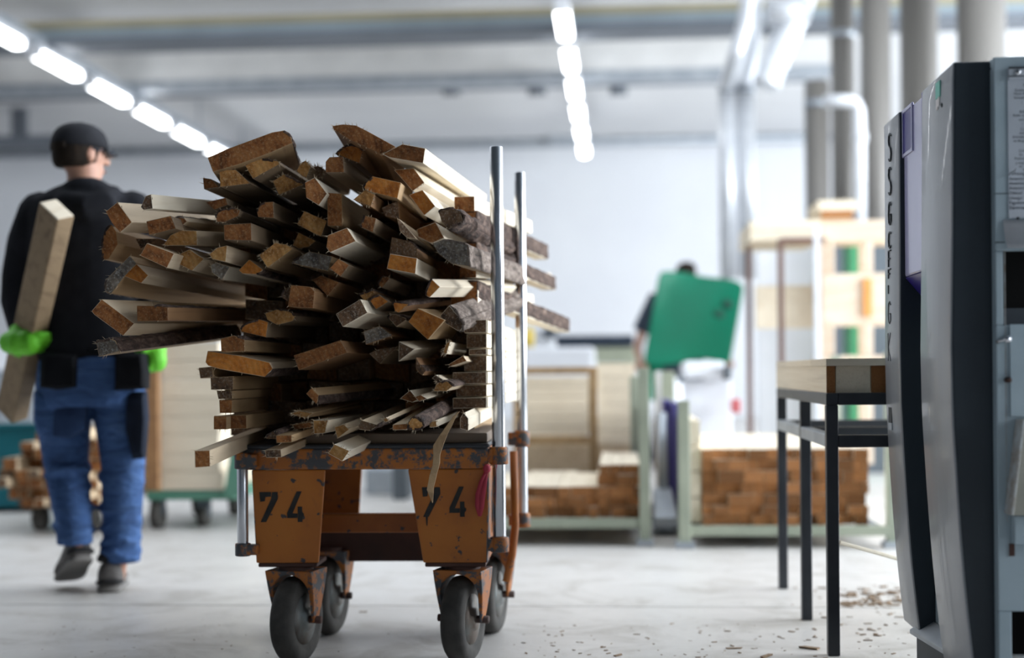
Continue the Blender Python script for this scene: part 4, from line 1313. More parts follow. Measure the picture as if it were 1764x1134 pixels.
# pressed letters on the far cover, one above the other; shapes as they read: S S G C F F I G K
LET = {'S': [[(1, .1), (.6, 0), (.15, .05), (0, .25), (.2, .42), (.8, .55), (1, .75), (.8, .95), (.4, 1), (0, .9)]],
       'G': [[(1, .15), (.6, 0), (.15, .1), (0, .5), (.15, .9), (.6, 1), (1, .85), (1, .55), (.6, .55)]],
       'C': [[(1, .12), (.6, 0), (.15, .1), (0, .5), (.15, .9), (.6, 1), (1, .88)]],
       'F': [[(1, 0), (0, 0), (0, 1)], [(0, .5), (.7, .5)]],
       'I': [[(0, 0), (0, 1)]],
       'K': [[(0, 0), (0, 1)], [(1, 0), (.1, .5), (1, 1)]]}
for ch, ya, yb in (('S', 231, 278), ('S', 289, 336), ('G', 349, 388), ('C', 400, 428), ('F', 432, 460), ('F', 464, 480), ('I', 491, 506), ('G', 520, 558), ('K', 574, 622)):
    mb = MB()
    z1, z0 = SX(1534, ya).z, SX(1534, yb).z
    ya_, yb_ = SX(1536.3, ya).y, SX(1532.2, ya).y       # left side of the letter is nearer the back
    for st in LET[ch]:
        path = [Vector((mx_face - .0012, yb_ + (ya_ - yb_) * x, z1 + (z0 - z1) * y)) for x, y in st]
        for p, q in zip(path, path[1:]):
            mb.bar(p, q, .003, .007, up=Vector((1, 0, 0)))
    mb.build('letter', 'letter_dark', far)  # cover grey made darker, painting the shade along the pressed edges
# stickers
def sticker(name, x0, y0, x1, y1, mat, par, off=-.0008):
    p0, p1 = SX(x1, y0), SX(x0, y1)
    MB().box((mx_face + off, min(p0.y, p1.y), p1.z), (mx_face + .002, max(p0.y, p1.y), p0.z)).build(name, mat, par)


sticker('sticker', 1612, 138, 1619, 172, 'sticker_green', near)
sticker('sticker_remnant', 1613, 170, 1615.5, 190, 'sticker_white', near)
sticker('sticker_remnant', 1616, 166, 1618, 184, 'sticker_white', near)
sticker('sticker', 1613, 544, 1625, 573, 'sticker_white', near)
sticker('sticker_print', 1613, 544, 1618.5, 556, 'sticker_red', near, -.0012)
sticker('sticker_print', 1613, 564, 1619, 573, 'sticker_red', near, -.0012)
MB().ell(SX(1622, 181), .002, .004, .006).build('rivet', 'letter_dark', near)

# grey-blue machine body facing us
BY = MY0 - .03
def B(px, py, dy=0.0):
    p = PY(px, py, BY)
    return Vector((p.x, BY + dy, p.z))


bx0 = B(1714, 400).x
bx1 = bx0 + 1.0
ztop = B(1714, 98).z
body = MB()
# frame of the front around the opening, and the bulk behind it
ox0 = B(1729, 500).x
oz1, oz0 = B(1740, 432).z, B(1740, 560).z
px0, pz1 = B(1734, 0).x, B(1740, 1054).z
body.box((bx0, BY, oz1), (bx1, BY + .02, ztop))
body.box((bx0, BY, oz0), (ox0, BY + .02, oz1))
body.box((bx0, BY, pz1), (bx1, BY + .02, oz0))
body.box((bx0, BY, .02), (px0, BY + .02, pz1))
bd = body.build('body_front', 'body_grey_blue', machine, .003)
bk = MB()
bk.box((bx0, BY + .021, ztop - .02), (bx1, MY3, ztop))
bk.box((bx0, BY + .021, .02), (bx0 + .01, MY3, ztop - .021))
bk.box((bx1 - .02, BY + .021, .02), (bx1, MY3, ztop - .021))
bk.box((bx0 + .011, MY3 - .02, .02), (bx1 - .021, MY3, ztop - .021))
bk.build('body_shell', 'body_grey_blue', machine, .003)
MB().box((ox0 - .005, BY + .15, .1), (bx1 - .03, BY + .17, oz1 + .05)).build('inner_panel', 'hole_black', machine)
MB().box((B(1737, 500).x, BY + .10, B(1740, 560).z), (bx1 - .03, BY + .12, B(1740, 528).z)).build('inner_block', 'shade_grey', machine, .002)
# wooden/metal skirt at the very bottom
MB().box((px0, BY + .004, .02), (bx1, BY + .03, B(1740, 1132).z)).build('grille', 'worn_edge', machine, .002)
# notice sheet with clamp bar
nt0, nt1 = B(1735, 118), B(1735, 376)
MB().box((nt0.x, BY - .003, nt1.z), (nt0.x + .30, BY - .0005, nt0.z)).build('notice_sheet', 'notice_grey', machine)
cb = MB().box((nt0.x + .0005, BY - .010, B(1735, 138).z), (nt0.x + .30, BY - .003, B(1735, 119).z)).build('clamp_bar', 'notice_grey', machine, .002)
MB().box((nt0.x + .0005, BY - .0115, B(1735, 134).z), (nt0.x + .30, BY - .0095, B(1735, 132.5).z)).build('clamp_groove', 'letter_dark', cb)
MB().box((nt0.x + .0005, BY - .0115, B(1735, 120.5).z), (nt0.x + .30, BY - .0095, B(1735, 117).z)).build('clamp_groove', 'letter_dark', cb)
sc_ = B(1751, 126)
MB().tube([(sc_.x, BY - .014, sc_.z), (sc_.x, BY - .009, sc_.z)], .006, 16).build('screw', 'steel', cb)
MB().tube([(sc_.x, BY - .0146, sc_.z), (sc_.x, BY - .0135, sc_.z)], .003, 6).build('screw_socket', 'letter_dark', cb)


def words(txt, x, y, size, par):
    cu = bpy.data.curves.new('notice_text', 'FONT')
    cu.body = txt
    cu.size = size
    tmp = bpy.data.objects.new('tmp', cu)
    COL.objects.link(tmp)
    me = bpy.data.meshes.new_from_object(tmp)
    bpy.data.objects.remove(tmp)
    o = bpy.data.objects.new('notice_text', me)
    me.materials.clear()
    me.materials.append(MATS['text_ink'])
    COL.objects.link(o)
    p = B(x, y)
    o.rotation_euler = (math.radians(90), 0, 0)
    o.parent = par
    o.location = Vector((p.x, BY - .0034, p.z)) - par.location


k_ = 3.17 / FPX
for txt, x, y in (('Bei Stillstand', 1762, 149), ('Zustand beachten', 1747, 158), ('Nach Bedienung', 1746, 164), ('Schmierung', 1746, 171), ('!', 1759, 180), ('Before', 1755.5, 195), ('Refer to operating', 1744.5, 201.5),
                  ('and service', 1754.5, 208.5), ('!', 1760, 216), ('Consignes', 1757, 225), ('sont', 1755.5, 231.5), ('Extruder et', 1744, 238.5), ('et de graisse', 1745.5, 245),
                  ('Completar', 1754.5, 262), ('las', 1755, 268.5), ('Realizar la', 1747, 275.5), ('y engrase', 1749, 283), ('en', 1755, 289), ('el', 1761, 294)):
    words(txt, x, y, 6.0 * k_, machine)
for txt, y in (('Achtung!', 302), ('Attention!', 311), ('Attention!', 319), ('Attenzione!', 327), ('Dikkat!', 335.5), ('Uwaga!', 344), ('Figyelem!', 352.5), ('Внимание!', 361)):
    words(txt, 1738, y, 7.6 * k_, machine)
c = B(1742, 300)
MB().prism([c + Vector((-.010, -.006, -.006)), c + Vector((-.006, -.004, .0)), c + Vector((.008, -.012, .012)), c + Vector((.006, -.014, .004))], (0, -.001, 0)).build('torn_corner', 'paper', machine)
MB().tube([B(1753, 376, -.003), B(1753, 376, .01)], .0032, 12).build('hole', 'hole_black', machine)
# curling white paper
rings = []
for i in range(7):
    u = i / 6
    q0, q1 = B(1727 + .6 * i, 379 + 50 * u), B(1727, 379)
    yy = BY - .004 - .018 * u * u
    rings.append([Vector((q0.x, yy, q0.z)), Vector((bx0 + .30, yy, q0.z - .003)), Vector((bx0 + .30, yy - .001, q0.z - .003)), Vector((q0.x, yy - .001, q0.z))])
MB().rings(rings, True).build('paper_sheet', 'paper', machine)
# seam lines, bolts, chute, drawer front and lower opening
MB().box((bx0 - .0005, BY - .0006, B(1720, 334.5).z), (B(1735, 0).x, BY + .002, B(1720, 333).z)).build('seam', 'letter_dark', machine)
MB().box((bx0 - .0005, BY - .0006, B(1720, 418.5).z), (B(1727, 0).x, BY + .002, B(1720, 417).z)).build('seam', 'letter_dark', machine)
MB().box((B(1726.5, 0).x, BY - .0006, B(1730, 900).z), (B(1727.5, 0).x, BY + .002, B(1730, 432).z)).build('seam', 'worn_edge', machine)
plate = MB().box((B(1733, 0).x, BY - .006, B(1740, 718).z), (bx1, BY - .0005, B(1740, 559).z)).build('lower_plate', 'body_grey_blue', machine, .002)
for px, py, r in ((1732, 585, .008), (1734, 655, .006)):
    c = B(px, py)
    MB().tube([c + Vector((0, -.022, 0)), c], r, 10).build('bolt', 'rust_dark' if py > 600 else 'steel', machine)
MB().tube([B(1715, 590, -.006), B(1731, 584, -.018)], .004, 8).build('bolt_stem', 'steel', machine)
a0, a1 = B(1752, 722), B(1731, 880)
MB().prism([B(1749, 722), B(1753, 722), B(1734, 884), B(1729, 884)], (0, -.06, 0)).build('chute_side', 'worn_edge', machine, .002)
q = B(1753, 722), B(1735, 884)
MB().add([q[0] + Vector((0, -.008, 0)), q[1] + Vector((0, -.055, 0)), q[1] + Vector((.4, -.055, 0)), q[0] + Vector((.4, -.008, 0)),
          q[0] + Vector((0, -.002, 0)), q[1] + Vector((0, -.049, 0)), q[1] + Vector((.4, -.049, 0)), q[0] + Vector((.4, -.002, 0))],
         [(0, 1, 2, 3), (7, 6, 5, 4), (0, 4, 5, 1), (1, 5, 6, 2), (2, 6, 7, 3), (3, 7, 4, 0)]).build('chute', 'chute_beige', machine)
MB().box((B(1733, 0).x, BY - .03, B(1740, 936).z), (bx1, BY - .001, B(1740, 886).z)).build('drawer_front', 'body_grey_blue', machine, .003)
MB().box((B(1730, 0).x, BY - .004, B(1740, 958).z), (B(1739, 0).x, BY, B(1740, 937).z)).build('drawer_slot', 'rust_dark', machine)
# base lip and tray under the covers
tp = [P(1567, 1092, 3.84), P(1680, 1162, 3.3)]
mb = MB()
s_ = Vector((.05, 0, .03))
mb.hexa([tp[0], tp[1], tp[1] + s_, tp[0] + s_, tp[0] + Vector((0, 0, .012)), tp[1] + Vector((0, 0, .012)), tp[1] + s_ + Vector((0, 0, .012)), tp[0] + s_ + Vector((0, 0, .012))])
mb.build('base_lip', 'galvanised', machine, .002)
mb = MB()
w0, w1 = tp[0] + Vector((.018, 0, -.003)), tp[1] + Vector((.018, 0, -.003))
mb.hexa([Vector((w0.x, w0.y, 0.0)), Vector((w1.x, w1.y, 0.0)), Vector((w1.x + .3, w1.y, 0.0)), Vector((w0.x + .3, w0.y, 0.0)), w0, w1, w1 + Vector((.3, 0, 0)), w0 + Vector((.3, 0, 0))])
mb.build('base_tray', 'shade_grey', machine, .002)

# ------------------------------------------------------------------ black steel table with wood blocks
f1, f2, f3 = G(1443, 1129), G(1393, 1068), G(1341, 1014)
TX = (f1.x + f2.x + f3.x) / 3
TW = .62
table = empty('steel_table', (TX + TW / 2, f2.y, 0), 'black square tube steel table holding a layer of squared timber', 'table')
T = .034
TZ = .752
for y in (f1.y, f2.y, f3.y):
    for x in (TX, TX + TW):
        MB().box((x - T / 2, y - T / 2, 0), (x + T / 2, y + T / 2, TZ - T)).build('leg', 'black_steel', table, .003)
for x in (TX, TX + TW):
    MB().box((x - T / 2, f1.y - T / 2, TZ - T), (x + T / 2, f3.y + T / 2, TZ)).build('top_rail', 'black_steel', table, .003)
    for ya, yb in ((f1.y, f2.y), (f2.y, f3.y)):
        MB().box((x - T / 2, ya + T / 2, TZ - .155), (x + T / 2, yb - T / 2, TZ - .118)).build('middle_rail', 'galvanised' if x == TX else 'black_steel', table, .003)  # left rail gets a lighter metal, painting the light on its top
for y in (f1.y, f2.y, f3.y):
    MB().box((TX + T / 2, y - T / 2, TZ - T), (TX + TW - T / 2, y + T / 2, TZ)).build('cross_rail', 'black_steel', table, .003)
    MB().box((TX + T / 2, y - T / 2, TZ - .155), (TX + TW - T / 2, y + T / 2, TZ - .12)).build('cross_rail', 'black_steel', table, .003)

# unit timber: shared mesh, ends in slot 1, runs along Y
def unit_timber(name, side, end):
    mb = MB().box((-.5, 0, -.5), (.5, 1, .5))
    mb.mi = [1 if i in (2, 4) else 0 for i in range(6)]
    o = mb.build(name, [side, end])
    me = o.data
    bpy.data.objects.remove(o)
    return me


UT = unit_timber('timber', 'wood_pale', 'stack_end')
UTC = unit_timber('timber_pale', 'wood_pale', 'wood_pale')


def timber(me, x0, x1, y0, y1, z0, z1, label, cat, group, name='timber', along='Y'):
    o = bpy.data.objects.new(name, me)
    COL.objects.link(o)
    if along == 'Y':
        o.location = ((x0 + x1) / 2, y0, (z0 + z1) / 2)
        o.scale = (x1 - x0, y1 - y0, z1 - z0)
    else:
        o.location = (x1, (y0 + y1) / 2, (z0 + z1) / 2)
        o.rotation_euler = (0, 0, math.radians(90))
        o.scale = (y1 - y0, x1 - x0, z1 - z0)
    return tag(o, label, cat, group)


yw = f1.y + .01
tw = [.028, .10, .045, .11, .05, .12, .06]
x = TX - .012
TG = 'squared timbers lying on the steel table'
tl = ['leftmost', 'second', 'third', 'fourth', 'fifth', 'sixth', 'seventh']
for i, w in enumerate(tw):
    timber(UTC if i % 2 else UT, x, x + w - .003, yw + .004 * (i % 3), f3.y + .06, TZ + .0005, TZ + .078, '%s lower squared timber on the black table, counting from the left' % tl[i], 'timber', TG)
    x += w
for i in range(4):
    y0 = f1.y - .01 + i * (f3.y + .05 - f1.y) / 4
    timber(UTC, TX - .015, TX + TW + .02, y0, y0 + (f3.y + .05 - f1.y) / 4 - .004, TZ + .0785, TZ + .099, 'thin pale board laid crosswise on the black table, %s from the front' % ['first', 'second', 'third', 'last'][i], 'board', 'thin boards on the table', 'thin_board', 'X')
# pale strip leaning between table and machine
o = MB().bar(P(1443, 934, 4.13), P(1590, 975, 4.30), .02, .010).build('wood_strip', 'wood_pale', None, .002)
tag(o, 'thin pale wood strip poking out between table leg and machine', 'strip')
# ------------------------------------------------------------------ people
def grid_ring(c, rx, ry, yaw=0.0, n=24, pw=2.0, tiltv=None):
    out = []
    ca, sa = math.cos(yaw), math.sin(yaw)
    for k in range(n):
        a = 2 * math.pi * k / n
        x, y = math.cos(a), math.sin(a)
        x = math.copysign(abs(x) ** (2 / pw), x) * rx
        y = math.copysign(abs(y) ** (2 / pw), y) * ry
        out.append(Vector((c.x + x * ca - y * sa, c.y + x * sa + y * ca, c.z)))
    return out


def fingers(mb, palm, across, along, curl, size=1.0):
    """four bent fingers and a thumb growing from a palm; across = knuckle line, along = finger direction, curl = closing direction"""
    across, along, curl = across.normalized(), along.normalized(), curl.normalized()
    mb.ell(palm, .043 * size, .043 * size, .043 * size)
    mb.tube([palm - along * .035 * size, palm + along * .035 * size], [.036 * size, .042 * size], 12, round_ends=True)
    for i, ln in enumerate((.9, 1.05, 1.0, .8)):
        b = palm + across * (i - 1.5) * .021 * size + along * .036 * size
        l = .030 * ln * size
        p1 = b + (along * .9 + curl * .45).normalized() * l
        p2 = p1 + (along * .35 + curl * .95).normalized() * l * .95
        p3 = p2 + (curl * .9 - along * .45).normalized() * l * .8
        mb.tube([b, p1, p2, p3], [.0105 * size, .0102 * size, .0095 * size, .0085 * size], 10, round_ends=True)
    b = palm - across * .036 * size - along * .012 * size
    p1 = b - across * .018 * size + curl * .022 * size + along * .014 * size
    p2 = p1 + curl * .026 * size + along * .018 * size
    mb.tube([b, p1, p2], [.0135 * size, .0125 * size, .010 * size], 10, round_ends=True)


def head_shape(mb, c, face, h=.118):
    """skull, jaw, nose, ears around c; face = unit direction the person looks"""
    side = Vector((-face.y, face.x, 0)) * -1
    rot = Matrix((side, face, UP)).transposed()
    mb.ell(c + UP * .015, .078, .098, .102, rot=rot)
    mb.ell(c + face * .022 - UP * .055, .058, .070, .062, rot=rot)
    mb.tube([c + face * .088 + UP * .012, c + face * .112 - UP * .022], [.010, .016], 10, round_ends=True)
    mb.ell(c + face * .083 - UP * .058, .022, .016, .010, rot=rot)
    for s in (-1, 1):
        mb.ell(c + side * (s * .080) - face * .005 - UP * .008, .010, .020, .032, rot=rot)
        mb.ell(c + face * .080 + side * (s * .032) + UP * .028, .020, .012, .008, rot=rot)
    return side, rot


def face_bits(c, face, side, rot, body):
    for s in (-1, 1):
        MB().ell(c + face * .086 + side * (s * .032) + UP * .012, .013, .009, .009, 12, 8, rot).build('eye', 'eye_white', body)
    MB().ell(c + face * .094 - UP * .060, .022, .006, .006, 12, 8, rot).build('mouth', 'lip', body)


# ---- worker walking away on the left, d about 5.4
WD = 5.4


def W(px, py, dd=0.0):
    return P(px, py, WD + dd)


wface = (Vector((.62, .78, 0))).normalized()
hc = W(139, 266, .0)
bm_ = MB()
wside, wrot = head_shape(bm_, hc, wface)
bm_.tube([W(143, 285, 0), W(146, 330, 0)], [.058, .066], 16)
bm_.rings([grid_ring(W(148, y, 0), w / 453.7, dp) for y, w, dp in ((330, 45, .07), (355, 75, .10), (420, 80, .12), (520, 74, .115), (600, 74, .115), (660, 70, .11))])
for pts, rad in (([W(78, 368), W(36, 478, .0), W(42, 562, -.08), W(44, 580, -.1)], [.055, .042, .033, .033]),
                 ([W(222, 366), W(262, 480, .02), W(266, 575, -.02), W(266, 590, -.03)], [.055, .042, .033, .033]),
                 ([W(122, 650), W(117, 790, .02), W(130, 915, -.04), W(134, 940, -.04), W(137, 955, -.035)], [.08, .055, .034, .026, .022]),
                 ([W(192, 650), W(207, 790, .03), W(209, 940, .05), W(207, 980, .05), W(205, 997, .07)], [.08, .055, .034, .024, .022])):
    bm_.tube(pts, rad, 16, round_ends=True)
worker = bm_.build('person', 'skin', None, remesh=.009, smooth_it=3)
tag(worker, 'person in black hoodie, cap and blue work trousers walking away with a board', 'person')
face_bits(hc, wface, wside, wrot, worker)
# hair and cap
mb = MB()
mb.rings([grid_ring(hc + UP * z - wface * off, rx, ry, math.atan2(wface.y, wface.x) - math.pi / 2) for z, rx, ry, off in ((-.055, .060, .070, .03), (-.035, .078, .088, .022), (0, .084, .096, .016), (.045, .085, .100, .010), (.06, .08, .095, .008))])
mb.build('hair', 'hair', worker, remesh=.008, smooth_it=2)
yawf = math.atan2(wface.y, wface.x) - math.pi / 2
mb = MB()
mb.rings([grid_ring(hc + UP * z - wface * .004, rx, ry, yawf) for z, rx, ry in ((.012, .0935, .110), (.035, .0955, .112), (.060, .093, .108), (.085, .082, .096), (.104, .062, .074), (.116, .035, .042), (.120, .008, .010))])
cap = mb.build('cap', 'cap_cloth', worker, subsurf=1)
mb = MB()
rows_ = []
for i in range(9):
    a = math.radians(-62 + 124 * i / 8)
    d0 = wface * math.cos(a) + wside * math.sin(a)
    rows_.append((hc + UP * .014 + wface * (.098 * math.cos(a)) + wside * (.09 * math.sin(a)), hc + UP * (.004 - .01 * abs(math.sin(a))) + wface * (.098 * math.cos(a) + .052 * math.cos(a) ** .5) + wside * (.088 * math.sin(a))))
mb.rings([[a, b, b + UP * .005, a + UP * .006] for a, b in rows_], True).build('brim', 'cap_cloth', cap)
# back opening of the cap, with hair and a strap
MB().rings([[hc - wface * (.113 * math.cos(a)) + wside * (.10 * math.sin(a)) + UP * (.012 + dz) - wface * .002 for a in [math.radians(-34 + 68 * i / 8) for i in range(9)]] for dz in (.0, .022)], True, False).build('back_opening', 'hair', cap)
MB().ell(hc + UP * .118, .008, .008, .005, 10, 6).build('button', 'cap_cloth', cap)
# glasses
gl = MB()
for s in (-1, 1):
    gl.tube([hc + wface * .104 + wside * (s * .055) + UP * .010, hc + wside * (s * .092) + UP * .012 - wface * .005], .0028, 8)
gl.tube([hc + wface * .110 - wside * .055 + UP * .022, hc + wface * .114 + UP * .022, hc + wface * .110 + wside * .055 + UP * .022], .003, 8)
gls = gl.build('glasses', 'dark_navy', worker)
for s in (-1, 1):
    cc_ = hc + wface * .110 + wside * (s * .032) + UP * .006
    MB().ell(cc_, .025, .0025, .019, 16, 8, wrot).build('lens', 'glass_lens', gls)
# hoodie
mb = MB()
mb.rings([grid_ring(W(cx, y, dd), hw / 453.7, dp, .08, 28, 2.3) for cx, y, hw, dp, dd in
          ((146, 318, 34, .075, 0), (147, 330, 62, .10, 0), (148, 345, 92, .125, 0), (149, 372, 102, .145, 0), (150, 430, 98, .155, 0), (152, 500, 92, .15, 0), (155, 560, 90, .145, 0), (157, 605, 92, .15, 0), (157, 622, 88, .145, 0))])
mb.tube([W(72, 368), W(48, 420, .01), W(33, 478, .0), W(30, 520, -.03), W(38, 562, -.08), W(40, 572, -.09)], [.088, .078, .066, .062, .052, .047], 18, round_ends=True)
mb.tube([W(226, 366), W(252, 425, .01), W(264, 490, .02), W(266, 575, -.02)], [.088, .076, .064, .05], 18, round_ends=True)
hood = [W(98, 335, -.05), W(115, 350, -.13), W(148, 356, -.16), W(182, 348, -.13), W(196, 332, -.05)]
mb.tube(hood, [.03, .045, .05, .045, .03], 14, round_ends=True)
mb.ell(W(148, 330, -.07), .10, .07, .055)
hoodie = mb.build('hoodie', 'black_fleece', worker, remesh=.010, smooth_it=4)
MB().tube([W(33, 568, -.09), W(41, 580, -.095)], [.050, .046], 16).build('cuff', 'black_cloth', hoodie)
# trousers
mb = MB()
mb.rings([grid_ring(W(cx, y, 0), hw / 453.7, dp, 0, 24, 2.3) for cx, y, hw, dp in ((157, 595, 82, .135), (157, 630, 90, .15), (157, 665, 93, .155), (157, 700, 88, .14))])
mb.tube([W(113, 680), W(110, 735, .0), W(114, 800, .01), W(120, 850, -.01), W(128, 905, -.04), W(129, 938, -.04)], [.102, .099, .083, .075, .066, .067], 20)
mb.tube([W(204, 680), W(209, 735, .01), W(212, 800, .03), W(211, 870, .04), W(210, 935, .05), W(209, 968, .05)], [.101, .096, .083, .076, .070, .073], 20)
for s_, (bx, by) in enumerate(((117, 812), (122, 846), (127, 880), (127, 912), (209, 822), (207, 868), (209, 902), (208, 934), (208, 956))):
    k = .081 if s_ in (0, 4) else .072
    c = W(bx, by, -.01 if bx < 150 else .04)
    pts = [c + Vector((math.cos(a) * k, math.sin(a) * k, .018 * math.sin(a * 1.5 + s_))) for a in [2 * math.pi * i / 14 for i in range(14)]]
    mb.tube(pts + [pts[0]], .011, 8)
trousers = mb.build('trousers', 'denim', worker, remesh=.009, smooth_it=4)
def patch(name, poly, d0, thick, mat, par, bulge=.0):
    n = len(poly)
    cx, cy = sum(p[0] for p in poly) / n, sum(p[1] for p in poly) / n
    m = MB()
    outer = [W(x, y, d0) for x, y in poly]
    inner = [W(cx + (x - cx) * .72, cy + (y - cy) * .8, d0 - bulge) for x, y in poly]
    back = [p + FW * thick for p in outer]
    m.add(outer + inner + back, [tuple(range(n, 2 * n))] + [(i, (i + 1) % n, n + (i + 1) % n, n + i) for i in range(n)] + [(i, 2 * n + i, 2 * n + (i + 1) % n, (i + 1) % n) for i in range(n)] + [tuple(range(3 * n - 1, 2 * n - 1, -1))], True)
    return m.build(name, mat, par, .004)


patch('holster_pocket', [(70, 606), (133, 610), (134, 668), (98, 672), (68, 668)], -.150, .08, 'black_cloth', trousers, .02)
patch('holster_pocket', [(198, 608), (246, 608), (250, 640), (249, 671), (197, 673)], -.150, .08, 'black_cloth', trousers, .02)
patch('thigh_pocket', [(58, 676), (64, 668), (92, 672), (94, 700), (90, 748), (66, 752), (57, 725)], -.075, .06, 'denim', trousers, .025)
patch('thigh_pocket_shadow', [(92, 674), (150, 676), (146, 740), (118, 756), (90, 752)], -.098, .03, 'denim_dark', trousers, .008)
patch('tool_pocket', [(216, 676), (249, 674), (252, 720), (247, 790), (228, 792), (216, 740)], -.088, .05, 'navy_cloth', trousers, .02)
MB().box(W(246, 712, -.06), W(251, 722, -.04)).build('brand_tag', 'ribbon_red', trousers)
MB().rings([grid_ring(W(157, y, 0), 86 / 453.7, .148, 0, 24, 2.3) for y in (598, 612)]).build('belt', 'black_cloth', trousers)
# shoes
def shoe(heel, toe, upv, name_label):
    f = (toe - heel).normalized()
    u = (upv - f * upv.dot(f)).normalized()
    s = f.cross(u)
    ln = (toe - heel).length
    def ring(t, w, z0, z1):
        w *= 1.22
        c = heel + f * (ln * t)
        return [c - s * w + u * z0, c - s * w * .5 + u * (z0 - .0), c + s * w * .5 + u * z0, c + s * w + u * z0, c + s * w * .95 + u * (z0 * .4 + z1 * .6), c + s * w * .55 + u * z1, c - s * w * .55 + u * z1, c - s * w * .95 + u * (z0 * .4 + z1 * .6)]
    m = MB().rings([ring(-.03, .022, .03, .08), ring(0, .036, .024, .115), ring(.15, .042, .024, .125), ring(.32, .042, .024, .115), ring(.5, .045, .024, .085), ring(.75, .052, .024, .065), ring(.92, .045, .024, .055), ring(1.0, .025, .026, .045)])
    o = m.build('shoe', 'shoe_grey', worker, subsurf=1)
    so = MB().rings([ring(-.05, .026, 0, .026), ring(.0, .042, 0, .028), ring(.3, .042, 0.004, .028), ring(.5, .045, .004, .028), ring(.75, .055, 0, .028), ring(.95, .046, .002, .028), ring(1.03, .024, .008, .028)])
    so.build('sole', 'sole_light', o, subsurf=1)
    MB().rings([ring(.02, .037, .110, .15), ring(.15, .044, .11, .155), ring(.30, .042, .11, .15)]).build('collar', 'shoe_dark', o, subsurf=1)
    MB().rings([ring(-.055, .020, .034, .052), ring(-.02, .040, .034, .052), ring(.06, .0435, .034, .052)]).build('heel_stripe', 'shoe_dark', o)
    return o


ht = G(208, 1013)
shoe(ht + Vector((.0, -.12, 0)), ht + Vector((-.08, .15, 0)), UP, 'standing')
toe = G(112, 1009)
heel = W(141, 968, -.07)
shoe(heel, heel + (toe - heel).normalized() * .27, UP, 'lifted')
# gloves
axis_top, axis_bot = P(98, 360, 4.98), P(20, 712, 5.52)
brd = (axis_bot - axis_top).normalized()
gp = W(34, 590, -.13)
mb = MB()
fingers(mb, gp, -brd, RT * .95 - FW * .35, FW * .75 + RT * .5, 1.22)
mb.tube([W(36, 570, -.10), gp], [.042, .046], 14, round_ends=True)
gv = mb.build('work_glove', 'glove_green', worker, remesh=.006, smooth_it=2)
mb = MB()
fingers(mb, W(264, 604, -.04), FW, -UP + RT * .1, -RT, 1.15)
mb.tube([W(266, 582, -.03), W(265, 604, -.04)], [.042, .044], 14, round_ends=True)
mb.build('work_glove', 'glove_green', worker, remesh=.006, smooth_it=2)
# board under his arm
mb = MB().bar(axis_top, axis_bot, .108, .072, up=-FW + RT * -.5)
mb.mi = [0, 0, 1, 0, 1, 0]
o = mb.build('carried_board', ['wood_weathered', 'wood_pale'], None, .006)
tag(o, 'long squared board carried upright under the arm of the person in the cap', 'board')

# ---- second person holding the green sheet, d about 11.9
D2 = 11.9


def V(px, py, dd=0.0):
    return P(px, py, D2 + dd)


vf = (Vector((.45, .89, 0))).normalized()
h2 = V(1183, 476)
mb = MB()
s2, r2 = head_shape(mb, h2, vf)
mb.tube([V(1182, 480), V(1180, 500)], [.055, .065], 14)
mb.rings([grid_ring(V(1172, y), w / 206, dp) for y, w, dp in ((496, 14, .07), (505, 34, .10), (530, 38, .12), (580, 34, .115), (620, 34, .11), (645, 32, .11))])
for pts, rad in (([V(1136, 510), V(1110, 560, .03), V(1098, 600, -.05), V(1104, 628, -.16)], [.055, .045, .036, .030]),
                 ([V(1208, 512), V(1232, 560, .02), V(1246, 600, -.08), V(1250, 622, -.14)], [.055, .045, .034, .028]),
                 ([V(1156, 645), V(1140, 715, .0), V(1130, 785, .0), V(1130, 800, .0), V(1128, 806, .12)], [.08, .06, .042, .04, .03]),
                 ([V(1188, 645), V(1192, 715, .02), V(1194, 785, .03), V(1194, 800, .03), V(1194, 806, .15)], [.08, .06, .042, .04, .03])):
    mb.tube(pts, rad, 14, round_ends=True)
fingers(mb, V(1106, 632, -.2), UP, RT - FW * .2, FW * .3 + RT, 1.0)
fingers(mb, V(1252, 628, -.2), UP, -RT - FW * .2, FW * .3 - RT, 1.0)
p2 = mb.build('person', 'skin', None, remesh=.012, smooth_it=3)
tag(p2, 'person in dark shirt mostly hidden behind a raised green plastic sheet', 'person')
face_bits(h2, vf, s2, r2, p2)
MB().rings([grid_ring(h2 + UP * z - vf * off, rx, ry, math.atan2(vf.y, vf.x) - math.pi / 2) for z, rx, ry, off in ((-.05, .06, .07, .035), (0, .086, .095, .02), (.06, .088, .102, .008), (.10, .07, .085, .004), (.125, .03, .035, 0))]).build('hair', 'hair', p2, subsurf=1)
mb = MB()
mb.rings([grid_ring(V(1172, y), w / 206, dp, 0, 24, 2.3) for y, w, dp in ((494, 16, .075), (500, 34, .10), (510, 46, .13), (540, 44, .14), (590, 40, .135), (640, 40, .135), (656, 40, .135))])
mb.tube([V(1134, 510), V(1116, 545, .02), V(1103, 572, .02)], [.078, .074, .070], 16, round_ends=False)
mb.tube([V(1212, 512), V(1230, 545, .0), V(1238, 570, .0)], [.078, .072, .068], 16)
mb.build('shirt', 'dark_navy', p2, remesh=.013, smooth_it=3)
mb = MB()
mb.rings([grid_ring(V(1171, y), w / 206, dp, 0, 20, 2.3) for y, w, dp in ((645, 37, .13), (665, 38, .14), (685, 36, .13))])
mb.tube([V(1154, 675), V(1140, 730, .0), V(1130, 796, .0)], [.095, .078, .065], 16)
mb.tube([V(1190, 675), V(1193, 730, .02), V(1194, 796, .03)], [.095, .078, .065], 16)
mb.build('trousers', 'navy_cloth', p2, remesh=.013, smooth_it=3)
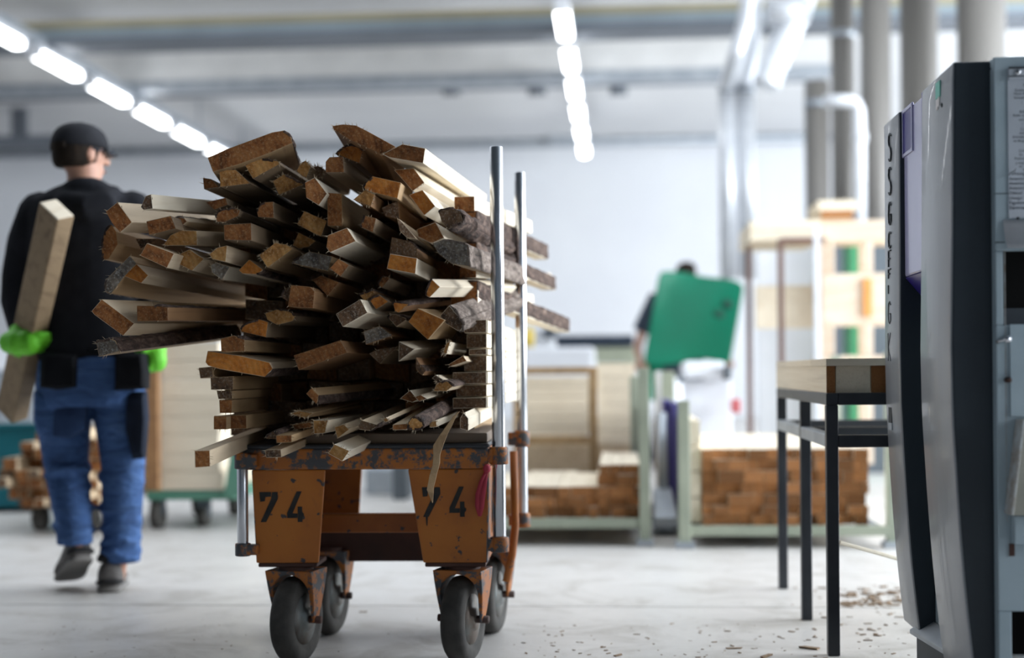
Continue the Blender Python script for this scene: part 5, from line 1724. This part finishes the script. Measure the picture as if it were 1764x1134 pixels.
for px in (1130, 1194):
    g0 = P(px, 640, D2)
    g0.z = 0
    MB().rings([[g0 + Vector((x * w, y, z)) for x, z in ((-1, 0), (1, 0), (1, .05), (.6, h), (-.6, h), (-1, .05))] for y, w, h in ((-.1, .035, .07), (-.02, .045, .10), (.1, .05, .08), (.17, .03, .05))]).build('shoe', 'shoe_dark', p2, subsurf=1)

# green plastic sheet, gently curved, with two dark spots
DS = 11.45
top = [(1135, 465), (1155, 467), (1176, 467), (1200, 474), (1225, 478), (1255, 479), (1284, 488)]
bot = [(1106, 630), (1130, 633), (1155, 631), (1180, 624), (1205, 619), (1232, 622), (1258, 632)]
NR = 9
rows_ = []
for j in range(NR):
    t = j / (NR - 1)
    row = []
    for i in range(len(top)):
        px = top[i][0] + (bot[i][0] - top[i][0]) * t
        py = top[i][1] + (bot[i][1] - top[i][1]) * t
        dd = DS + .10 * math.sin(math.pi * i / 6) * (1 - t) - .10 * t + .03 * math.sin(3 * t + i)
        row.append(P(px, py, dd))
    rows_.append(row)
vs = [p for r_ in rows_ for p in r_]
m_ = len(top)
fs = [(j * m_ + i, j * m_ + i + 1, (j + 1) * m_ + i + 1, (j + 1) * m_ + i) for j in range(NR - 1) for i in range(m_ - 1)]
sheet = MB().add(vs, fs, True).build('plastic_sheet', 'green_sheet')
so_ = sheet.modifiers.new('solid', 'SOLIDIFY')
so_.thickness = .006
ss = sheet.modifiers.new('sub', 'SUBSURF')
ss.levels = ss.render_levels = 1
tag(sheet, 'large green plastic sheet held up in front of the far person', 'plastic sheet')
for px, py in ((1253, 525), (1238, 543)):
    i_, t = (5.05, .28) if px > 1245 else (4.6, .40)
    dd = DS + .10 * math.sin(math.pi * i_ / 6) * (1 - t) - .10 * t + .03 * math.sin(3 * t + i_)
    c = P(px, py, dd)
    MB().tube([c - FW * .012, c + FW * .012], .045, 18).build('dark_spot', 'green_sheet_spot', sheet)
strip = [(1116, 628), (1141, 629), (1139, 690), (1118, 690)]
MB().prism([P(x, y, DS - .02) for x, y in strip], FW * .006).build('hanging_flap', 'green_sheet', sheet, .002)
# ------------------------------------------------------------------ stillages with timber stacks behind the cart
def stillage(name, label, x0, x1, y0, y1, zbase, posts, mat='stillage_green'):
    t = empty(name, ((x0 + x1) / 2, (y0 + y1) / 2, 0), label, 'stillage')
    MB().box((x0, y0, zbase - .045), (x1, y0 + .05, zbase)).build('front_bar', mat, t, .004)
    MB().box((x0, y1 - .05, zbase - .045), (x1, y1, zbase)).build('rear_bar', mat, t, .004)
    for s in range(4):
        xx = x0 + .06 + (x1 - x0 - .18) * s / 3
        MB().box((xx, y0 + .05, zbase - .04), (xx + .06, y1 - .05, zbase - .002)).build('cross_bar', 'shade_grey', t, .003)
    for (px, py, h, w) in posts:
        MB().box((px - w / 2, py - w / 2, 0), (px + w / 2, py + w / 2, h)).build('post', mat, t, .004)
        MB().box((px - w * .8, py - w * .8, 0), (px + w * .8, py + w * .8, .03)).build('foot', 'galvanised', t, .004)
    return t


def timber_stack(x0, x1, y0, depth, z0, rowpx, rng, label, group, toprow):
    """rows of squared timber; toprow(x) = height limit along the stack"""
    z = z0
    ri = 0
    while True:
        h = rng.uniform(.044, .062)
        if z + h > max(toprow(x0 + (x1 - x0) * k / 20) for k in range(21)):
            break
        x = x0
        ci = 0
        ri += 1
        while x < x1 - .02:
            w = min(rng.choice([.05, .06, .075, .09, .12]), x1 - x)
            if z + h <= toprow(x + w / 2) + .01:
                j = rng.uniform(0, .05)
                timber(UT, x + .0015, x + w - .0015, y0 + j, y0 + depth + rng.uniform(-.1, .05), z + .001, z + h - .001, '%s, %s row up, %s from left' % (label, ORDN[ri - 1], ORDN[ci]), 'timber', group)
                ci += 1
            x += w
        z += h


ORDN = ['first', 'second', 'third', 'fourth', 'fifth', 'sixth', 'seventh', 'eighth', 'ninth', 'tenth', 'eleventh', 'twelfth', 'thirteenth', 'fourteenth', 'fifteenth', 'sixteenth', 'seventeenth', 'eighteenth']
rg = random.Random(11)
# left stillage
l0, l1 = P(880, 890, 6.75), P(1103, 890, 6.75)
zb = PY(1000, 893, l0.y).z
YL = l0.y
stillage('stillage', 'pale green steel stillage with one tall post, left of the green sheet', l0.x - .35, l1.x + .05, YL - .03, YL + 1.2, zb,
         [(P(1109, 700, 6.72).x, YL - .02, PY(1109, 634, YL).z, .05), (PY(1093, 700, YL + 1.15).x, YL + 1.15, PY(1093, 648, YL + 1.15).z, .05), (l0.x - .33, YL, .5, .05), (l0.x - .33, YL + 1.15, .5, .05)])
hz = lambda py: PY(1000, py, YL).z
timber_stack(l0.x - .30, l1.x, YL, 1.05, zb, None, rg, 'orange ended timber in the low stack', 'timbers in the low stack', lambda x: hz(800) if x > P(1037, 800, 6.75).x else hz(826))
# right stillage
r0, r1 = P(1210, 900, 6.6), P(1495, 900, 6.6)
YR = r0.y
zb2 = PY(1340, 906, YR).z
stillage('stillage', 'green grey steel stillage under the tall timber stack behind the table', P(1180, 800, 6.6).x, r1.x + .12, YR - .03, YR + 1.8, zb2,
         [(P(1178, 800, 6.6).x, YR - .02, PY(1178, 690, YR).z, .055), (PY(1152, 800, YR + 1.7).x, YR + 1.7, PY(1152, 640, YR + 1.7).z, .075), (r1.x + .1, YR, .9, .055), (r1.x + .1, YR + 1.7, .9, .055)])
hz2 = lambda py: PY(1340, py, YR).z
def top_right(x):
    f = (x - r0.x) / (r1.x - r0.x)
    return hz2(756) if f < .09 else (hz2(772) if f < .42 else hz2(758))


timber_stack(r0.x, r1.x, YR, 1.6, zb2, None, rg, 'orange ended timber in the tall stack', 'timbers in the tall stack', top_right)
for i in range(4):
    lo, hi = boxpx(1180, 722, 1210, 900, 6.66 + .02, 1.5)
    zz = lo[2] + (hi[2] - lo[2]) * i / 4
    timber(UTC, r0.x - .055, r0.x - .004, YR + .05, YR + 1.6, zz, zz + (hi[2] - lo[2]) / 4 - .006, 'pale upright side board at the left of the tall timber stack, %s from the floor' % ['first', 'second', 'third', 'fourth'][i], 'board', 'side boards of the tall stack', 'side_board')
# violet and white uprights between the stillages
for (x0, x1, ya, yb, d, mt, lab) in ((1144, 1156, 690, 832, 7.6, 'violet_blue', 'narrow violet blue upright panel between the two timber stacks'),
                                    (1159, 1171, 695, 838, 7.4, 'violet_blue', 'darker violet upright panel, right of the other violet panel'),
                                    (1132, 1143, 640, 800, 8.4, 'machine_white', 'white upright post beside the dark trousers behind the stillages')):
    lo, hi = boxpx(x0, ya, x1, yb, d, .5)
    slab('divider_board', (lo[0], lo[1], 0.01), hi, mt, None, .006, label=lab, cat='panel')
# galvanised pallet truck foot between the stacks
pt = empty('pallet_truck', P(1150, 900, 6.9), 'grey metal pallet truck standing between the two timber stacks', 'pallet truck')
c0 = G(1140, 925)
MB().hexa([(c0.x - .05, c0.y, .05), (c0.x + .09, c0.y, .05), (c0.x + .09, c0.y + .35, .05), (c0.x - .05, c0.y + .35, .05), (c0.x - .04, c0.y, .10), (c0.x + .08, c0.y, .10), (c0.x + .06, c0.y + .35, .22), (c0.x - .03, c0.y + .35, .22)]).build('fork', 'galvanised', pt, .01)
MB().tube([(c0.x - .04, c0.y + .1, .05), (c0.x + .08, c0.y + .1, .05)], .05, 16).build('roller', 'galvanised', pt)
MB().tube([(c0.x + .02, c0.y + .34, .2), (c0.x + .02, c0.y + .4, .6)], .025, 12).build('handle', 'galvanised', pt)

# ------------------------------------------------------------------ middle background: wooden frame, boards, bench
fr = empty('wooden_stand', P(960, 760, 8.0), 'brown wooden rectangular frame standing behind the low timber stack', 'frame')
for nm, r_ in (('upright', (1015, 632, 1030, 888)), ('upright', (884, 632, 897, 888)), ('top_rail', (897, 632, 1015, 645))):
    lo, hi = boxpx(*r_, 8.0, .06)
    MB().box(lo, hi).build(nm, 'wood_tan', fr, .004)
lo, hi = boxpx(897, 752, 1015, 766, 8.0, .06)
MB().box(lo, hi).build('bottom_rail', 'wood_tan', fr, .004)
for (x0, x1, ya, yb, d, n, lab) in ((895, 1012, 650, 752, 8.25, 6, 'pale board stacked inside the brown wooden frame, %s from the top'), (1031, 1093, 626, 766, 8.3, 6, 'cream board in the stack right of the brown wooden frame, %s from the top')):
    for i in range(n):
        lo, hi = boxpx(x0 - rg.uniform(0, 4), ya + (yb - ya) * i / n, x1, ya + (yb - ya) * (i + 1) / n - .7, d, .9)
        me = UTC
        timber(me, lo[0], hi[0], lo[1], hi[1], lo[2], hi[2], lab % ['first', 'second', 'third', 'fourth', 'fifth', 'sixth'][i], 'board', 'pale boards behind the low stack', 'stacked_board')
# support trestle under those boards
for lo_, hi_, lab in ((boxpx(890, 767, 1030, 790, 8.25, .9)) + ('pale wooden block under the brown wooden frame',), (boxpx(1031, 767, 1093, 790, 8.3, .9)) + ('pale wooden block under the cream board stack',)):
    slab('support_block', (lo_[0], lo_[1], .0), hi_, 'wood_cream', None, .004, label=lab, cat='block')
bn = empty('workbench', P(1020, 800, 13.5), 'long pale green workbench with dark top in front of the back wall', 'workbench')
lo, hi = boxpx(905, 578, 1092, 597, 13.5, .8)
MB().box(lo, hi).build('bench_top', 'dark_navy', bn, .01)
lo2, hi2 = boxpx(958, 598, 1092, 626, 13.5, .7)
MB().box((lo2[0], lo2[1] + .02, lo2[2]), (hi2[0], hi2[1], hi2[2])).build('apron', 'bench_green', bn, .01)
for fx in (.03, .5, .95):
    xx = lo[0] + (hi[0] - lo[0]) * fx
    MB().box((xx, lo[1] + .05, 0), (xx + .07, lo[1] + .12, lo[2])).build('leg', 'bench_green', bn, .005)
# white hooded machine and yellow bottle at the bench's left
wm = empty('hooded_machine', P(930, 800, 12.2), 'white rounded machine left of the pale green workbench', 'machine')
mb = MB()
mb.rings([grid_ring(P(930, y, 12.2), w / 200, .2, 0, 20, 3) for y, w in ((564, 10), (572, 22), (590, 28), (612, 32), (640, 34), (700, 34), (805, 34))])
mb.build('housing', 'machine_white', wm)
lo, hi = boxpx(935, 566, 958, 580, 11.9, .2)
MB().box(lo, hi).build('dark_cap', 'dark_navy', wm, .02)
yb_ = empty('yellow_bottle', P(912, 600, 11.6), 'small yellow bottle beside the rear cart post', 'bottle')
MB().tube([P(912, 598, 11.6), P(912, 572, 11.6), P(912, 566, 11.6), P(912, 560, 11.6)], [.038, .038, .018, .016], 14).build('flask', 'yellow', yb_)
MB().tube([P(912, 562, 11.6), P(912, 556, 11.6)], .02, 12).build('bottle_cap', 'machine_white', yb_)
lo, hi = boxpx(900, 598, 1024, 628, 11.2, .5)
slab('white_cabinet', (lo[0], lo[1], 0), hi, 'machine_white', None, .03, label='white cabinet standing behind the brown wooden frame', cat='cabinet')
# white machine in the middle right
wm2 = empty('white_machine', P(1215, 800, 9.2), 'white machine under the green sheet, left of the wooden crates', 'machine')
lo, hi = boxpx(1168, 655, 1262, 790, 9.2, .6)
MB().box((lo[0], lo[1], 0), hi).build('cabinet', 'machine_white', wm2, .02)
lo, hi = boxpx(1176, 622, 1250, 652, 9.1, .4)
MB().box(lo, hi).build('cover', 'duct_white', wm2, .03)
lo, hi = boxpx(1248, 630, 1260, 654, 9.0, .3)
MB().box(lo, hi).build('motor', 'shade_grey', wm2, .01)
MB().tube([P(1157, 650, 9.1), P(1157, 720, 9.1)], .07, 16).build('side_tank', 'machine_white', wm2)
MB().tube([P(1172, 648, 8.95), P(1172, 660, 8.95)], .02, 10).build('knob', 'shade_grey', wm2)
lo, hi = boxpx(1262, 688, 1276, 712, 8.9, .2)
slab('red_can', (lo[0], lo[1], lo[2]), hi, 'sticker_red', None, .01, label='small red container beside the white machine', cat='container')
# tall pale partition behind the racks
lo, hi = boxpx(1306, 420, 1412, 800, 10.8, .05)
slab('partition_board', (lo[0], lo[1], .0), hi, 'machine_white', None, .004, label='large whitish board standing behind the brown rack posts', cat='board')

# ------------------------------------------------------------------ rack and wooden crates
rk = empty('steel_rack', P(1330, 800, 9.3), 'thin brown steel rack carrying pale boards, left of the crates', 'rack')
for px, pt_, d in ((1291, 421, 9.6), (1346, 412, 9.2), (1408, 395, 9.0)):
    c = P(px, 600, d)
    MB().box((c.x - .018, c.y - .018, 0), (c.x + .018, c.y + .018, PY(px, pt_, c.y).z)).build('post', 'rack_brown' if px < 1400 else 'duct_white', rk, .003)
c = P(1346, 414, 9.2)
e_ = PY(1424, 414, c.y)
MB().box((c.x, c.y - .02, e_.z - .015), (e_.x - .01, c.y + .02, e_.z + .02)).build('front_beam', 'rack_brown', rk, .003)
a_ = PY(1291, 421, P(1291, 600, 9.6).y)
MB().box((a_.x, a_.y - .02, a_.z - .02), (a_.x + .9, a_.y + .02, a_.z + .005)).build('rear_beam', 'wood_cream', rk, .003)
for i in range(2):
    lo, hi = boxpx(1293, 380 + 17 * i, 1415, 396 + 17 * i, 9.25, .9)
    timber(UTC, lo[0], hi[0], lo[1], hi[1], lo[2], hi[2], ['upper', 'lower'][i] + ' wide cream board lying on the brown rack', 'board', 'boards on the rack', 'rack_board')
lo, hi = boxpx(1302, 492, 1402, 566, 9.5, .06)
slab('rack_panel', lo, hi, 'wood_pale', rk, .004)


def crate(name, x0, x1, yt, ym, yb, d, label, stain=None):
    """a box of boards standing on short legs with openings between them"""
    lo, hi = boxpx(x0, yt, x1, ym, d, .45)
    t = empty(name, ((lo[0] + hi[0]) / 2, lo[1] + .22, lo[2]), label, 'crate', 'wooden crates right of the rack')
    n = 3
    for i in range(n):
        za = lo[2] + (hi[2] - lo[2]) * i / n
        zb_ = lo[2] + (hi[2] - lo[2]) * (i + 1) / n - .004
        MB().box((lo[0], lo[1], za), (hi[0], lo[1] + .025, zb_)).build('front_board', 'crate_wood', t, .003)
        MB().box((lo[0], hi[1] - .025, za), (hi[0], hi[1], zb_)).build('rear_board', 'crate_wood', t, .003)
        MB().box((lo[0], lo[1] + .026, za), (lo[0] + .025, hi[1] - .026, zb_)).build('side_board', 'crate_wood', t, .003)
    l2, h2 = boxpx(x0, ym, x1, yb, d, .8)
    for px, w in ((x0, .03), (x0 + 13, .03), (x0 + 74, .05), (x0 + 145, .05)):
        a = PY(px, ym, lo[1])
        MB().box((a.x, lo[1] - .002, l2[2] + .002), (a.x + w, lo[1] + .06, lo[2] - .002)).build('leg', 'crate_wood', t, .003)
        MB().box((a.x + .03, hi[1] - .06, l2[2] + .002), (a.x + .03 + w, hi[1], lo[2] - .002)).build('leg', 'crate_wood', t, .003)
    if stain:
        s0, s1 = boxpx(*stain, d - .02, .02)
        MB().box(s0, (s1[0], lo[1] - .0005, s1[2])).build('stain', 'orange_stain', t)
    return t


simple('crate_wood', (.74, .64, .52), .75, c2=(.70, .54, .40), scale=5, stretch=(.5, 3, 6))
crate('wooden_crate', 1416, 1600, 378, 414, 470, 9.3, 'upper pale wooden crate with dark openings, beside the machine cover')
crate('wooden_crate', 1416, 1600, 470, 558, 612, 9.3, 'lower pale wooden crate with an orange stain, above the table timbers', (1488, 480, 1502, 545))
crate('wooden_crate', 1416, 1600, 612, 690, 800, 9.3, 'lowest wooden crate, mostly hidden behind the black table')
lo, hi = boxpx(1410, 345, 1476, 362, 9.3, .5)
timber(UTC, lo[0], hi[0], lo[1], hi[1], lo[2], hi[2], 'upper short pale block on top of the crates', 'block', 'blocks on the crates', 'top_block')
lo, hi = boxpx(1414, 362, 1470, 377, 9.3, .5)
timber(UT, lo[0], hi[0], lo[1], hi[1], lo[2], hi[2], 'lower short orange edged block on top of the crates', 'block', 'blocks on the crates', 'top_block')
lo, hi = boxpx(1464, 395, 1492, 800, 10.4, .3)
slab('green_locker', (lo[0], lo[1], 0), hi, 'locker_green', None, .01, label='narrow green locker seen through the crate openings', cat='locker')
lo, hi = boxpx(1378, 410, 1640, 800, 11.2, .3)
slab('dark_cabinet', (lo[0], lo[1], 0), hi, 'shade_grey', None, .01, label='dark grey cabinet seen through the crate openings', cat='cabinet')

# ------------------------------------------------------------------ left background
dl = empty('dolly', P(330, 870, 7.6), 'green dolly with dark wheels under the cream boards', 'dolly')
b0, b1 = boxpx(252, 846, 402, 862, 7.55, .9)
MB().box(b0, b1).build('platform', 'dolly_green', dl, .005)
lo, hi = boxpx(391, 770, 406, 856, 7.5, .9)
MB().hexa([(lo[0] - .02, lo[1], lo[2]), (hi[0] + .04, lo[1], lo[2]), (hi[0] + .04, lo[1] + .05, lo[2]), (lo[0] - .02, lo[1] + .05, lo[2]), (lo[0] + .02, lo[1], hi[2]), (hi[0], lo[1], hi[2]), (hi[0], lo[1] + .05, hi[2]), (lo[0] + .02, lo[1] + .05, hi[2])]).build('end_bracket', 'dolly_green', dl, .005)
for px, y_off, r in ((268, .0, .075), (376, .12, .055), (268, .75, .075), (376, .75, .055)):
    c = G(px, 912 if px < 300 else 897)
    c = Vector((c.x, b0[1] + .06 + y_off, r))
    mb = MB().rings([[c + RT * x + Vector((0, math.sin(2 * math.pi * k / 24) * r * q, math.cos(2 * math.pi * k / 24) * r * q)) for k in range(24)] for x, q in ((-.028, .8), (-.024, 1), (.024, 1), (.028, .8))])
    w = mb.build('wheel', 'tyre', dl)
    MB().box((c.x - .035, c.y - .03, r), (c.x + .035, c.y + .03, b0[2])).build('fork', 'shade_grey', w, .004)
n = 8
for i in range(n):
    ya, yb = 590 + (845 - 590) * i / n, 590 + (845 - 590) * (i + 1) / n
    lo, hi = boxpx(270, ya, 382 + rg.uniform(-6, 3), yb - .8, 7.55, .95)
    timber(UTP if False else UTC, lo[0], hi[0], lo[1], hi[1], lo[2], hi[2], '%s wide cream board in the stack on the green dolly' % ['topmost', 'second', 'third', 'fourth', 'fifth', 'sixth', 'seventh', 'lowest'][i], 'board', 'cream boards on the dolly', 'stacked_board', 'X')
lo, hi = boxpx(250, 598, 272, 846, 7.48, .05)
slab('upright_plank', lo, hi, 'wood_brown', None, .004, label='brown plank standing at the left end of the cream board stack', cat='plank')
# pile of offcuts behind the worker's legs
PG = 'offcuts in the low pile behind the worker'
rgp = random.Random(5)
y = 742
r_i = 0
while y < 862:
    hh = rgp.uniform(14, 20)
    xa = {0: 60, 1: 30, 2: 38, 3: 8, 4: 0, 5: -4, 6: 12, 7: 40}.get(r_i, 20)
    x = xa + rgp.uniform(-6, 6)
    c_i = 0
    while x < 172:
        w = rgp.uniform(16, 30)
        board(0, [(x, y + rgp.uniform(-3, 3)), (x + w - 2, y + rgp.uniform(-3, 3)), (x + w - 2, y + hh + rgp.uniform(-3, 2)), (x + rgp.uniform(-2, 2), y + hh)], 'offcut in the low pile behind the worker, %s row down, %s from left' % (ORDN[r_i], ORDN[c_i]), d=7.35 + rgp.uniform(-.12, .12), L=.8, end=rgp.choice(['brown', 'brown', 'dark']), side='cream', group=PG, v=(1000, 640))
        x += w
        c_i += 1
    y += hh
    r_i += 1
pd = empty('low_trolley', P(90, 875, 7.6), 'low dark trolley under the pile of offcuts behind the worker', 'trolley')
lo, hi = boxpx(30, 862, 178, 872, 7.5, .7)
MB().box(lo, hi).build('platform', 'rust_dark', pd, .004)
for fx in (.2, .8):
    for dy in (.08, .6):
        c = Vector((lo[0] + (hi[0] - lo[0]) * fx, lo[1] + dy, lo[2] / 2))
        MB().tube([c - Vector((.025, 0, 0)), c + Vector((.025, 0, 0))], lo[2] / 2, 18).build('wheel', 'tyre', pd)
tb = empty('teal_bin', P(20, 850, 8.6), 'teal plastic bin behind the offcut pile at the left edge', 'bin')
lo, hi = boxpx(-60, 738, 64, 805, 8.6, .6)
mb = MB()
mb.box((lo[0], lo[1], .03), (hi[0], lo[1] + .03, hi[2]))
mb.box((lo[0], hi[1] - .03, .03), (hi[0], hi[1], hi[2]))
mb.box((lo[0], lo[1] + .03, .03), (lo[0] + .03, hi[1] - .03, hi[2]))
mb.box((hi[0] - .03, lo[1] + .03, .03), (hi[0], hi[1] - .03, hi[2]))
mb.box((lo[0] + .03, lo[1] + .03, .03), (hi[0] - .03, hi[1] - .03, .06))
mb.build('tub', 'teal', tb, .004)
MB().box((lo[0] - .02, lo[1] - .02, hi[2]), (hi[0] + .02, lo[1] + .04, hi[2] + .03)).build('rim', 'teal', tb, .006)
for fx in (.1, .85):
    MB().box((lo[0] + (hi[0] - lo[0]) * fx, lo[1] + .05, 0), (lo[0] + (hi[0] - lo[0]) * fx + .08, lo[1] + .5, .029)).build('skid', 'shade_grey', tb)
wb = empty('white_bench', P(20, 780, 12.0), 'white bench by the far left edge behind the worker', 'bench')
lo, hi = boxpx(-120, 596, 75, 640, 12.0, .7)
MB().box(lo, hi).build('top', 'machine_white', wb, .01)
MB().box((lo[0] + .1, lo[1] + .05, 0), (hi[0] - .1, hi[1] - .05, lo[2])).build('pedestal', 'galvanised', wb, .01)
# something low seen through the cart: grey cabinet with dark uprights
lo, hi = boxpx(628, 806, 700, 845, 9.6, .5)
slab('grey_cabinet', (lo[0], lo[1], 0), hi, 'galvanised', None, .02, label='low grey cabinet seen through the opening of the cart legs', cat='cabinet')
lo, hi = boxpx(676, 790, 700, 848, 9.2, .3)
slab('dark_upright', (lo[0], lo[1], 0), hi, 'shade_grey', None, .01, label='dark upright beside the low grey cabinet, seen through the cart', cat='post')

# ------------------------------------------------------------------ chips and bark crumbs on the floor
rc = random.Random(21)
mb = MB()
def chip(px, py, s):
    g = G(px, py)
    a = rc.uniform(0, 6.28)
    u = Vector((math.cos(a), math.sin(a), 0))
    w = Vector((-u.y, u.x, 0))
    l, b, h = s * rc.uniform(.6, 1.6), s * rc.uniform(.25, .6), s * rc.uniform(.12, .3)
    z = Vector((0, 0, .0006))
    lo_ = [g - u * l - w * b + z, g + u * l - w * b * .6 + z, g + u * l * .9 + w * b + z, g - u * l * .8 + w * b * .7 + z]
    mb.hexa(lo_ + [p + Vector((rc.uniform(-.2, .2) * b, rc.uniform(-.2, .2) * b, h)) for p in lo_])


for _ in range(70):
    chip(rc.uniform(1455, 1560), rc.gauss(1030, 9), rc.uniform(.004, .022))
for _ in range(110):
    chip(rc.uniform(900, 1570), rc.uniform(1075, 1134), rc.uniform(.002, .008))
for _ in range(60):
    chip(rc.uniform(1360, 1560), rc.uniform(1012, 1110), rc.uniform(.003, .012))
for _ in range(60):
    chip(rc.uniform(40, 900), rc.uniform(1060, 1134), rc.uniform(.0015, .005))
for px, py, s in ((1420, 1014, .02), (1265, 1118, .018), (1065, 1130, .012), (1320, 1132, .025), (1395, 1118, .02), (626, 1055, .01), (390, 1106, .006)):
    chip(px, py, s)
tag(mb.build('wood_chips', 'chip_brown'), 'bark crumbs and wood chips scattered over the concrete floor', 'wood chips', kind='stuff')
